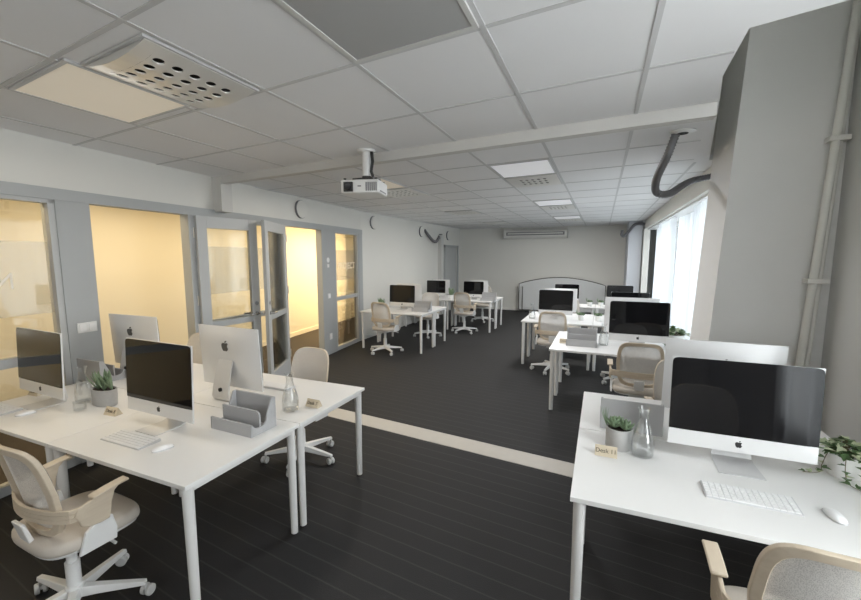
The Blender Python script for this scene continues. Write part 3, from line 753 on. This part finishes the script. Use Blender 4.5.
def make_keyboard():
    t = thing('keyboard', 'x', 'keyboard')
    w, d = .165, .062
    MB().hexa([(-w, -d, 0), (w, -d, 0), (w, d, 0), (-w, d, 0)], [(-w, -d, .006), (w, -d, .006), (w, d, .014), (-w, d, .014)]).build('base_plate', 'keybase', t, 0, bev=.001)
    k = MB(); rows = 6; h = 2 * d / rows
    for r_ in range(rows):
        y0 = -d + .003 + r_ * (2 * d - .006) / rows; y1 = y0 + (2 * d - .006) / rows - .003; n = 14
        z = lambda y: .006 + .008 * (y + d) / (2 * d)
        xs = [(-w + .004 + i * (2 * w - .008) / n, -w + .004 + (i + 1) * (2 * w - .008) / n - .003) for i in range(n)]
        if r_ == 0: xs = xs[:4] + [(xs[4][0], xs[8][1])] + xs[9:]
        for a, b in xs:
            k.hexa([(a, y0, z(y0)), (b, y0, z(y0)), (b, y1, z(y1)), (a, y1, z(y1))], [(a, y0, z(y0) + .003), (b, y0, z(y0) + .003), (b, y1, z(y1) + .003), (a, y1, z(y1) + .003)])
    k.build('keys', 'key', t, 0)
    return t
family(make_keyboard(), [
    ((.625, 2.03, TZ), -.02, 'white keyboard on the nearest right desk'),
    ((-2.40, 1.365, TZ), .0, 'white keyboard on the nearest left desk, in front of the middle screen'),
    ((-3.72, 1.315, TZ), .02, 'white keyboard cut by the left edge of the photo'),
    ((-2.36, 2.42, TZ), PI, 'keyboard behind the monitor back of the left cluster'),
], 'white keyboards')
def make_mouse():
    t = thing('mouse', 'x', 'mouse')
    m = MB(); vs = []; n = 24
    rings = [(1, 0), (1.0, .005), (.96, .010), (.84, .015), (.6, .019), (.3, .021)]
    for q, z in rings:
        for u, v in superell(.027 * q, .052 * q, 2.6, n): vs.append((u, v, z * (1 - .25 * (v / .056) ** 2)))
    fs = [(i * n + k, i * n + (k + 1) % n, (i + 1) * n + (k + 1) % n, (i + 1) * n + k) for i in range(len(rings) - 1) for k in range(n)] + [tuple(range(n))[::-1], tuple(range((len(rings) - 1) * n, len(rings) * n))]
    m.add(vs, fs).build('shell', 'key', t, 60)
    MB().add([(u, v, z) for z in (0, .006) for u, v in superell(.0275, .0525, 2.6, n)], [(k, (k + 1) % n, n + (k + 1) % n, n + k) for k in range(n)]).build('rim', 'keybase', t)
    return t
family(make_mouse(), [
    ((.90, 2.01, TZ), .12, 'white mouse right of the keyboard on the nearest right desk'),
    ((-2.13, 1.365, TZ), -.35, 'white mouse beside the keyboard on the nearest left desk'),
    ((-3.44, 1.345, TZ), -.2, 'white mouse near the left edge of the photo'),
], 'white mice')

# ------------------------------------------------------------------ chairs
def make_chair():
    t = thing('office_chair', 'x', 'chair')
    # star base
    m = MB()
    for k in range(5):
        a = 2 * PI * k / 5 + .7; R = Matrix.Rotation(a, 3, 'Z')
        prof = [(.02, .026, .075, .125), (.10, .023, .076, .116), (.22, .019, .072, .100), (.305, .016, .068, .088)]
        vs = []
        for x_, w, z0, z1 in prof:
            for (yy, zz) in ((-w, z0), (w, z0), (w * .75, z1), (-w * .75, z1)): vs.append(tuple(R @ Vector((x_, yy, zz))))
        fs = [(i * 4 + j, i * 4 + (j + 1) % 4, (i + 1) * 4 + (j + 1) % 4, (i + 1) * 4 + j) for i in range(3) for j in range(4)] + [(3, 2, 1, 0), (12, 13, 14, 15)]
        m.add(vs, fs)
    m.lathe([(.040, .070), (.042, .10), (.038, .135), (.03, .14)], 20)
    m.build('star_base', 'shell', t, 40, bev=.003)
    for k in range(5):
        a = 2 * PI * k / 5 + .7; c = Vector((.30 * math.cos(a), .30 * math.sin(a), 0)); d = Vector((math.cos(a + 1.1 + .8 * k), math.sin(a + 1.1 + .8 * k), 0)); n_ = Vector((-d.y, d.x, 0))
        w = MB(); w.tube([c + Vector((0, 0, .04)), c + Vector((0, 0, .075))], .009, 10)
        o_ = c + d * .012 + Vector((0, 0, .028))
        for s_ in (-1, 1): w.tube([o_ + n_ * (s_ * .006), o_ + n_ * (s_ * .010), o_ + n_ * (s_ * .022), o_ + n_ * (s_ * .026)], [.025, .0275, .0275, .023], 18)
        w.tube([o_ - n_ * .010, o_ + n_ * .010], .012, 10)
        w.build('caster', 'rubber', t, 40)
    MB().tube([(0, 0, .12), (0, 0, .26), (0, 0, .261), (0, 0, .40)], [.030, .030, .022, .022], 20).build('gas_lift', 'shell', t)
    m = MB().box(-.08, .08, -.11, .11, .375, .415); m.build('tilt_mechanism', 'shell', t, 0, bev=.01)
    MB().tube([(.07, .06, .395), (.20, .075, .385), (.235, .08, .375)], .007, 8).build('height_lever', 'shell', t)
    def cushion(w, d, rings, cy, n=48, e=3.8):
        vs = []
        for q, z in rings:
            for u, v in superell(w * q, d * q, e, n): vs.append((u, cy + v, z - (.012 * max(0, (v / d)) ** 3)))
        N = len(rings)
        return MB().add(vs, [(i * n + k, i * n + (k + 1) % n, (i + 1) * n + (k + 1) % n, (i + 1) * n + k) for i in range(N - 1) for k in range(n)] + [tuple(range(n))[::-1], tuple(range((N - 1) * n, N * n))])
    cushion(.222, .202, [(.86, .405), (.97, .413), (.985, .424), (.96, .426)], .043).build('seat_pan', 'shell', t, 50)
    cushion(.228, .208, [(.94, .424), (.99, .430), (1, .443), (.992, .462), (.965, .474), (.90, .480), (.5, .478)], .043).build('seat', 'seat', t, 60)
    # back
    BW, BH, ZB = .205, .225, .715
    def S(u, v, off=0):       # u,v metres on the back
        b = v / BH; a = u / BW
        return (u, -.112 - .045 * (b + 1) + .045 * a * a - off, ZB + v)
    n = 56; TH = .011
    def outl(dw):
        pts = []
        for (u, v) in superell(BW - dw, BH - dw, 4.6, n):
            k = 1 - .10 * max(0, -v / BH) - .05 * max(0, v / BH); pts.append((u * k, v))
        return pts
    o0, o1 = outl(0), outl(.031)
    vs = [S(u, v, TH) for u, v in o0] + [S(u, v, -TH) for u, v in o0] + [S(u, v, -TH) for u, v in o1] + [S(u, v, TH) for u, v in o1]
    fs = [(r_ * n + k, r_ * n + (k + 1) % n, ((r_ + 1) % 4) * n + (k + 1) % n, ((r_ + 1) % 4) * n + k) for r_ in range(4) for k in range(n)]
    MB().add(vs, fs).build('back_frame', 'wood', t, 40, bev=.003)
    vs = [S(0, 0, -TH - .002)]; fs = []; oi = outl(.002); RN = 8
    for r_ in range(1, RN + 1): vs += [S(u * r_ / RN, v * r_ / RN, -TH - .002) for u, v in oi]
    for k in range(n): fs.append((0, 1 + k, 1 + (k + 1) % n))
    for r_ in range(RN - 1):
        for k in range(n): fs.append((1 + r_ * n + k, 1 + r_ * n + (k + 1) % n, 1 + (r_ + 1) * n + (k + 1) % n, 1 + (r_ + 1) * n + k))
    MB().add(vs, fs).build('back_net', 'net', t, 180)
    # lumbar band: three stacked slats behind the net, running round into the arms
    m = MB()
    for z0, z1 in ((.582, .600), (.602, .620), (.622, .640)):
        path = [(-.254, -.01), (-.253, -.045), (-.240, -.085)] + [(.215 * (k / 10 - 1), -.104 - .047 * (1 - (k / 10 - 1) ** 2)) for k in range(1, 20)] + [(.240, -.085), (.253, -.045), (.254, -.01)]
        N = len(path); vs = []
        for i, (x_, y_) in enumerate(path):
            p0 = Vector(path[max(0, i - 1)]); p1 = Vector(path[min(N - 1, i + 1)]); d = (p1 - p0).normalized(); nn = Vector((d.y, -d.x)) * .006
            vs += [(x_ + nn.x, y_ + nn.y, z0), (x_ + nn.x, y_ + nn.y, z1), (x_ - nn.x, y_ - nn.y, z1), (x_ - nn.x, y_ - nn.y, z0)]
        m.add(vs, [(i * 4 + j, i * 4 + (j + 1) % 4, (i + 1) * 4 + (j + 1) % 4, (i + 1) * 4 + j) for i in range(N - 1) for j in range(4)] + [(0, 1, 2, 3), (4 * N - 4, 4 * N - 3, 4 * N - 2, 4 * N - 1)])
    m.build('lumbar_band', 'wood', t, 40)
    side = [(-.060, .575), (-.075, .605), (-.060, .640), (-.04, .643), (-.01, .652), (.03, .663), (.09, .673), (.105, .668), (.085, .650), (.07, .60), (.062, .55), (.055, .528), (.02, .526), (-.02, .532), (-.055, .550)]
    for s_ in (-1, 1):
        ar = MB().prism(side, lambda u, v, q: (s_ * q, u, v), .243, .259).build('armrest', 'wood', t, 30, bev=.004)
        pad = [(-.01, .657), (.05, .669), (.10, .676), (.14, .679), (.14, .690), (.10, .687), (.05, .681), (-.01, .670)]
        pw = MB(); N = len(pad)
        for q, (wi, wo) in enumerate(((.228, .280),)):
            pw.prism(pad, lambda u, v, q_: (s_ * q_, u, v), wi, wo)
        pw.build('arm_pad', 'wood', ar, 30, bev=.005)
        br = MB().prism([(-.065, .405), (.085, .405), (.09, .46), (.075, .532), (.01, .53), (-.035, .50)], lambda u, v, q: (s_ * q, u, v), .226, .2445).build('arm_bracket', 'shell', t, 0, bev=.004)
    MB().prism([(-.15, .435), (-.05, .40), (-.05, .42), (-.135, .46), (-.165, .57), (-.182, .57)], lambda u, v, q: (q, u, v), -.045, .045).build('back_support', 'shell', t, 0, bev=.005)
    return t
family(make_chair(), [
    ((-2.34, 1.02, 0), -.04, 'pale wood framed office chair at the nearest left desk, seen from behind'),
    ((.675, 1.57, 0), .0, 'pale wood framed office chair cut by the lower right corner of the photo'),
    ((-2.33, 2.68, 0), PI - .06, 'office chair with grey-white net back facing the viewer, behind the left cluster'),
    ((-3.83, 2.80, 0), PI, 'office chair almost hidden behind the left monitors, in front of the first doorway'),
    ((.63, 3.46, 0), PI + .03, 'office chair half hidden behind the largest black screen'),
    ((.38, 4.40, 0), .0, 'pale wood framed office chair at the second right desk'),
    ((.33, 6.12, 0), PI, 'office chair hidden behind the second right screen, only its feet showing'),
    ((-.64, 6.34, 0), .04, 'pale wood framed office chair at the third right cluster'),
    ((-.55, 8.0, 0), PI, 'office chair behind the left screens of the third right cluster'),
    ((.40, 8.0, 0), PI, 'office chair behind the right screens of the third right cluster, beside the curtain'),
    ((-3.58, 6.42, 0), -.12, 'beige office chair just past the glazed partition'),
    ((-3.46, 8.12, 0), PI, 'office chair seen under the desk just past the glazed partition'),
    ((-2.86, 8.86, 0), -.12, 'beige office chair at the far left corner cluster, seen from behind'),
    ((-2.90, 10.55, 0), PI, 'office chair at the back of the far left corner cluster'),
], 'office chairs')
# ------------------------------------------------------------------ small things
def make_tray():
    t = thing('desk_organizer', 'x', 'desk organizer'); w = .165
    MB().box(-w, w, -.095, -.083, .0, .075).build('front_panel', 'felt', t, 0, bev=.003)
    MB().box(-w - .001, w + .001, .083, .0958, .0, .1855).box(-w + .001, w - .001, -.084, .084, 0, .010).build('back_panel', 'felt', t, 0, bev=.003)
    dv_ = [(-w + .013, .008), (w - .013, .008)] + [(w - .013 - .03 * (1 - math.cos(k * PI / 12)), .098 + .03 * math.sin(k * PI / 12)) for k in range(7)] + [(-w + .013, .128)]
    MB().prism(dv_, lambda u, v, q: (u, q, v), -.020, -.010).build('divider', 'felt', t, 30)
    sp = [(-.095, 0), (.095, 0), (.095, .185), (.065, .185), (.03, .10), (.02, .060), (.0, .042), (-.03, .040), (-.06, .045), (-.075, .06), (-.083, .075), (-.095, .075)]
    for s_ in (-1, 1): MB().prism(sp, lambda u, v, q: (s_ * q, u, v), w - .012, w).build('side_panel', 'felt', t, 20, bev=.002)
    return t
family(make_tray(), [
    ((-1.955, 1.745, TZ), -.03, 'grey felt letter tray on the nearest left desks'),
    ((.20, 2.66, TZ), PI, 'grey felt tray seen from behind, past the succulent on the right desks'),
    ((-.175, 4.97, TZ), 0, 'grey felt tray on the second right desk'),
    ((-3.07, 6.92, TZ), 0, 'grey felt tray on the desk just past the glazed partition'),
    ((-2.39, 9.20, TZ), 0, 'grey felt tray at the right end of the far left corner desks'),
    ((-3.855, 2.015, TZ), PI, 'grey felt tray behind the potted succulent and bottles on the left'),
], 'grey felt letter trays')

def make_bottle():
    t = thing('glass_carafe', 'x', 'carafe')
    K = 1.08; pr = [(.0, .004), (.046, .003), (.050, .008), (.051, .06), (.048, .085), (.038, .125), (.026, .160), (.021, .185), (.020, .205), (.026, .225), (.030, .236), (.028, .236), (.024, .224), (.0178, .205), (.019, .184), (.024, .159), (.036, .124), (.046, .084), (.049, .06), (.047, .012), (.0, .010)]
    MB().lathe([(r_ * K, z_ * K) for r_, z_ in pr], 32).build('glass_body', 'bottle', t, 60)
    MB().lathe([(r_ * K, z_ * K) for r_, z_ in [(.0, .0115), (.0455, .0125), (.0475, .06), (.0445, .084), (.0345, .122), (.033, .126), (.0, .126)]], 28).build('water', 'bottle', t, 60)
    return t
family(make_bottle(), [
    ((.238, 2.285, TZ), 0, 'clear glass carafe of water left of the largest black screen'),
    ((-1.885, 2.07, TZ), 0, 'clear glass carafe between the felt tray and small sign on the left'),
    ((-3.345, 1.63, TZ), 0, 'clear glass carafe left of the potted succulent on the left'),
    ((.06, 5.06, TZ), 0, 'clear glass carafe beside the felt tray on the second right desk'),
    ((-1.02, 6.78, TZ), 0, 'clear glass carafe at the left end of the third right cluster'),
], 'glass carafes')
tag(MB().lathe([(.0, 0), (.034, 0), (.036, .01), (.036, .065), (.033, .065), (.033, .01), (0, .008)], 24, -3.185, 1.52).build('drinking_glass', 'bottle', None, 60), 'small clear glass between the carafe and succulent on the left', 'glass')
bpy.data.objects['drinking_glass'].location = (0, 0, TZ)

def sign(loc, rz, txt, lab):
    t = thing('desk_sign', lab, 'sign', loc, rz, group='folded desk signs')
    w, d, h = .053, .026, .050
    MB().add([(-w, -d, 0), (w, -d, 0), (w, 0, h), (-w, 0, h), (-w, d, 0), (w, d, 0)], [(0, 1, 2, 3), (3, 2, 5, 4), (0, 4, 5, 1), (0, 3, 4), (1, 5, 2)]).build('card', 'card', t, 0)
    o = text_mesh(txt, .030, 'lettering', 'ink', t, .0004)
    th = math.atan2(h, d)
    o.matrix_local = Matrix.Translation((0, -d * .5 - .0008, h * .5 + .0005)) @ Matrix.Rotation(th, 4, 'X')
    return t
sign((.065, 2.215, TZ), -.02, 'Desk 11', 'small wooden desk sign before the succulent on the nearest right desk')
sign((-2.91, 1.565, TZ), .08, 'Desk 8', 'small wooden desk sign before the potted succulent on the left')
sign((-3.86, 1.58, TZ), .05, 'Desk 9', 'small wooden desk sign left of the leftmost black screen')
sign((-1.79, 2.19, TZ), -.05, 'Desk 7', 'small wooden desk sign beside the carafe at the end of the left desks')
sign((-.37, 5.02, TZ), 0, 'Desk 5', 'small wooden desk sign left of the felt tray on the second right desk')

# succulents
def leaf(mb, base, d, up, L, W, T):
    d = Vector(d).normalized(); side = d.cross(Vector((0, 0, 1)));
    side = side.normalized() if side.length > .01 else Vector((1, 0, 0)); nrm = side.cross(d).normalized()
    prof = [(0, .45), (.25, .85), (.5, 1.), (.75, .8), (.93, .35), (1., .04)]; vs = []
    for q, w in prof:
        c = Vector(base) + d * (L * q) + nrm * (up * L * q * q)
        for k in range(6):
            a = 2 * PI * k / 6; vs.append(c + side * (math.cos(a) * W * w) + nrm * (math.sin(a) * T * w))
    n = 6
    mb.add(vs, [(i * n + k, i * n + (k + 1) % n, (i + 1) * n + (k + 1) % n, (i + 1) * n + k) for i in range(len(prof) - 1) for k in range(n)] + [tuple(range(n))[::-1], tuple(range(30, 36))])
def succulent(loc, pot_w, pot_d, pot_h, lab, kind='rosette', pot='concrete', sc_=1., group='potted succulents'):
    t = thing('potted_succulent', lab, 'potted plant', loc, group=group)
    e = .10 if kind == 'spiky' else .04
    MB().lathe([(0, 0), (1 - e, 0), (1 - e * .5, .004), (1., pot_h * .6), (1., pot_h), (.90, pot_h), (.89, pot_h - .014), (0, pot_h - .015)], 40, 0, 0, pot_w / 2, pot_d / 2).build('pot', pot, t, 40)
    MB().lathe([(0, pot_h - .006), (.88, pot_h - .009)], 24, 0, 0, pot_w / 2, pot_d / 2).build('soil', 'soil', t)
    m = MB(); rnd = random.Random(int(loc[0] * 1000) + 5); z = pot_h - .008
    if kind == 'rosette':
        for c, (ox_, oy_, rs) in enumerate(((-.018, .005, 1), (.022, -.006, .95), (.0, .022, .9))):
            for ring, (n, el, L) in enumerate(((7, .55, .042), (6, .95, .042), (4, 1.3, .036))):
                for k in range(n):
                    a = 2 * PI * (k + .5 * ring) / n + c
                    leaf(m, (ox_ * sc_, oy_ * sc_, z), (math.cos(a) * math.cos(el), math.sin(a) * math.cos(el), math.sin(el)), .25, L * rs * sc_, .0085 * sc_, .0055 * sc_)
        a = 2.3
        for k in range(5): leaf(m, (-.042 * sc_, .01, z), (-.45 + .1 * k, .2 * (k % 2), 1), .1, .075 * sc_, .003, .002)
    else:
        for c in range(5):
            ox_ = pot_w * .5 * (-.62 + .31 * c); oy_ = pot_d * .12 * (-1) ** c
            for k in range(8):
                a = rnd.uniform(0, 2 * PI); el = rnd.uniform(.85, 1.45)
                leaf(m, (ox_, oy_, z), (math.cos(a) * math.cos(el), math.sin(a) * math.cos(el), math.sin(el)), .12, rnd.uniform(.085, .15) * sc_, .010 * sc_, .0045 * sc_)
    m.build('leaves', 'leaf', t, 60)
    return t
succulent((.128, 2.34, TZ)   , .132, .132, .112, 'round grey pot with a pale green rosette succulent, on the nearest right desk', 'rosette', 'concrete', 1.45)
succulent((-3.165, 1.66, TZ), .215, .12, .115, 'oval grey pot with spiky green succulent, on the nearest left desks', 'spiky')
succulent((-.27, 6.93, TZ), .085, .085, .085, 'left small white potted plant on the third right cluster', 'rosette', 'ceramic', 1.3)
succulent((-.01, 6.95, TZ), .085, .085, .085, 'right small white potted plant on the third right cluster', 'rosette', 'ceramic', 1.3)
succulent((-.19, 9.0, TZ), .09, .09, .085, 'left small white potted plant in front of the arched board', 'rosette', 'ceramic', 1.3)
succulent((.02, 9.03, TZ), .09, .09, .085, 'right small white potted plant in front of the arched board', 'rosette', 'ceramic', 1.3)
succulent((-3.93, 6.9, TZ), .11, .10, .09, 'small dark potted plant behind the beige chair past the partition', 'spiky', 'felt', 1.0)
succulent((-3.32, 9.2, TZ), .10, .10, .10, 'small potted plant between the two far left corner screens', 'spiky', 'ceramic', 1.3)

# ivy pots
def ivy(loc, lab, vines, seed, s=1.0):
    t = thing('potted_ivy', lab, 'potted plant', loc, group='trailing ivies in white pots')
    MB().lathe([(0, 0), (.050 * s, 0), (.054 * s, .004), (.064 * s, .085 * s), (.066 * s, .10 * s), (.060 * s, .10 * s), (.057 * s, .088 * s), (0, .085 * s)], 32).build('pot', 'ceramic', t)
    rnd = random.Random(seed); fg = MB(); pale = MB(); st = MB()
    def iv(p, d, size):
        d = Vector(d).normalized(); side = d.cross(Vector((rnd.uniform(-.4, .4), rnd.uniform(-.4, .4), 1))).normalized(); up = side.cross(d)
        sh = [(0, 0), (.35, .1), (.5, .42), (.22, .5), (.12, .78), (0, 1.0), (-.12, .78), (-.22, .5), (-.5, .42), (-.35, .1)]
        vs = [p + side * (u * size) + d * (v * size) + up * (abs(u) * size * .35 - .15 * size * v * v) for u, v in sh]; lo = [q - up * .0012 for q in vs]
        n = 10; (pale if rnd.random() < .28 else fg).add(vs + lo, [tuple(range(n)), tuple(range(n, 2 * n))[::-1]] + [(k, (k + 1) % n, n + (k + 1) % n, n + k) for k in range(n)])
    for k in range(70):
        a = rnd.uniform(0, 2 * PI); r_ = rnd.uniform(.0, .08) * s; p = Vector((r_ * math.cos(a), r_ * math.sin(a), (.105 + rnd.uniform(0, .06) * (1 - r_ / (.1 * s))) * s))
        iv(p, (math.cos(a), math.sin(a), rnd.uniform(-.5, .5)), rnd.uniform(.028, .045) * s)
        st.tube([(0, 0, .085 * s), p], .0011, 5)
    for pts in vines:
        path = spline(pts, 8); st.tube(path, .0016, 6)
        for i, p in enumerate(path):
            if i % 3 == 1 and i > 3:
                a = rnd.uniform(0, 2 * PI); iv(p + Vector((0, 0, .004)), (math.cos(a), math.sin(a), .15), rnd.uniform(.022, .036) * s)
    fg.build('leaves', 'ivy', t, 0); pale.build('pale_leaves', 'ivy_pale', t, 0); st.build('stems', 'stem', t)
ivy((1.10, 2.43, TZ), 'trailing ivy in a white pot at the right edge of the photo', [
    [(0, 0, .10), (-.06, -.01, .12), (-.09, -.02, .05), (-.10, -.03, .012), (-.17, -.05, .008)],
    [(0, 0, .10), (.02, -.07, .12), (.02, -.10, .04), (.02, -.15, .012), (.03, -.23, .008)],
    [(0, 0, .10), (-.03, -.07, .12), (-.035, -.09, .05), (-.03, -.12, .012), (.0, -.17, .008)],
    [(0, 0, .10), (.07, -.03, .12), (.10, -.04, .05), (.11, -.05, .015)]], 3, 1.12)
ivy((.80, 5.25, TZ), 'trailing ivy in a white pot at the end of the second right desk', [
    [(0, 0, .10), (-.06, -.03, .12), (-.09, -.05, .05), (-.10, -.06, .012)],
    [(0, 0, .10), (.05, -.04, .12), (.08, -.06, .05), (.085, -.07, .012)]], 9, 1.5)

# ------------------------------------------------------------------ light
def area(name, loc, rot, sx, sy, col, e):
    l = bpy.data.lights.new(name, 'AREA'); l.shape = 'RECTANGLE'; l.size = sx; l.size_y = sy; l.color = col; l.energy = e
    o = bpy.data.objects.new(name, l); C.objects.link(o); o.location = loc; o.rotation_euler = rot; return o
area('daylight_window_band', (1.62, 8.3, 1.35), (0, PI / 2, 0), 2.3, 7.2, (.84, .92, 1.), 150)
area('daylight_near_window', (1.80, 1.0, 1.95), (0, PI / 2, 0), 2.9, 1.5, (.95, .97, 1.), 205)
area('daylight_back_window', (-1.4, -2.75, 1.9), (PI / 2, 0, 0), 3.2, 1.0, (1., .97, .93), 20)
for i, (y, e) in enumerate(((.9, 25), (3.4, 23), (5.6, 22), (8.0, 80), (10.2, 60))):
    area('office_lamp', (wx(y) - .55, y, 2.47), (0, 0, 0), .5, 2.0, (1., .80, .50), e)
for i, (x, v, col, e) in enumerate(((-2.65, 1.24, (1., .93, .84), 9), (-2.69, 4.31, (1., .93, .84), 24), (-.79, 4.31, (.97, .98, 1.), 24), (-.79, 7.2, (.97, .98, 1.), 26), (-.79, 10.07, (1., .97, .92), 52), (-2.69, 7.92, (1., .95, .88), 14))):
    area('ceiling_lamp_light', (x, vline(v, x), CZ - .02), (0, 0, 0), .5, .5, col, e)
w = bpy.data.worlds.new('daylight'); sc.world = w; w.use_nodes = True
w.node_tree.nodes['Background'].inputs[0].default_value = (.88, .94, 1., 1); w.node_tree.nodes['Background'].inputs[1].default_value = .85

# ------------------------------------------------------------------ camera
F_, d_, hy, cx_ = 410., 48., 256., 430.5
f = math.sqrt(F_ * F_ - d_ * d_); pitch = math.atan(d_ / f); yaw = math.atan((602 - cx_) / F_)
fw = Vector((-math.sin(yaw) * math.cos(pitch), math.cos(yaw) * math.cos(pitch), -math.sin(pitch)))
rt = Vector((math.cos(yaw), math.sin(yaw), 0)); up = rt.cross(fw)
cam = bpy.data.cameras.new('camera'); co = bpy.data.objects.new('camera', cam); C.objects.link(co)
co.matrix_world = Matrix(((rt.x, up.x, -fw.x, 0), (rt.y, up.y, -fw.y, 0), (rt.z, up.z, -fw.z, 1.75), (0, 0, 0, 1)))
cam.sensor_fit = 'HORIZONTAL'; cam.sensor_width = 36; cam.lens = f / 861 * 36; cam.shift_y = (hy + d_ - 300) / 861; cam.clip_start = .02
sc.camera = co
sc.view_settings.view_transform = 'Standard'; sc.view_settings.look = 'None'; sc.view_settings.gamma = 1; sc.view_settings.use_curve_mapping = False
sc.view_settings.exposure = .15
sc.cycles.use_denoising = True
sc.cycles.max_bounces = 10; sc.cycles.diffuse_bounces = 5; sc.cycles.transparent_max_bounces = 16; sc.cycles.sample_clamp_indirect = 6
sc.cycles.caustics_reflective = False; sc.cycles.caustics_refractive = False
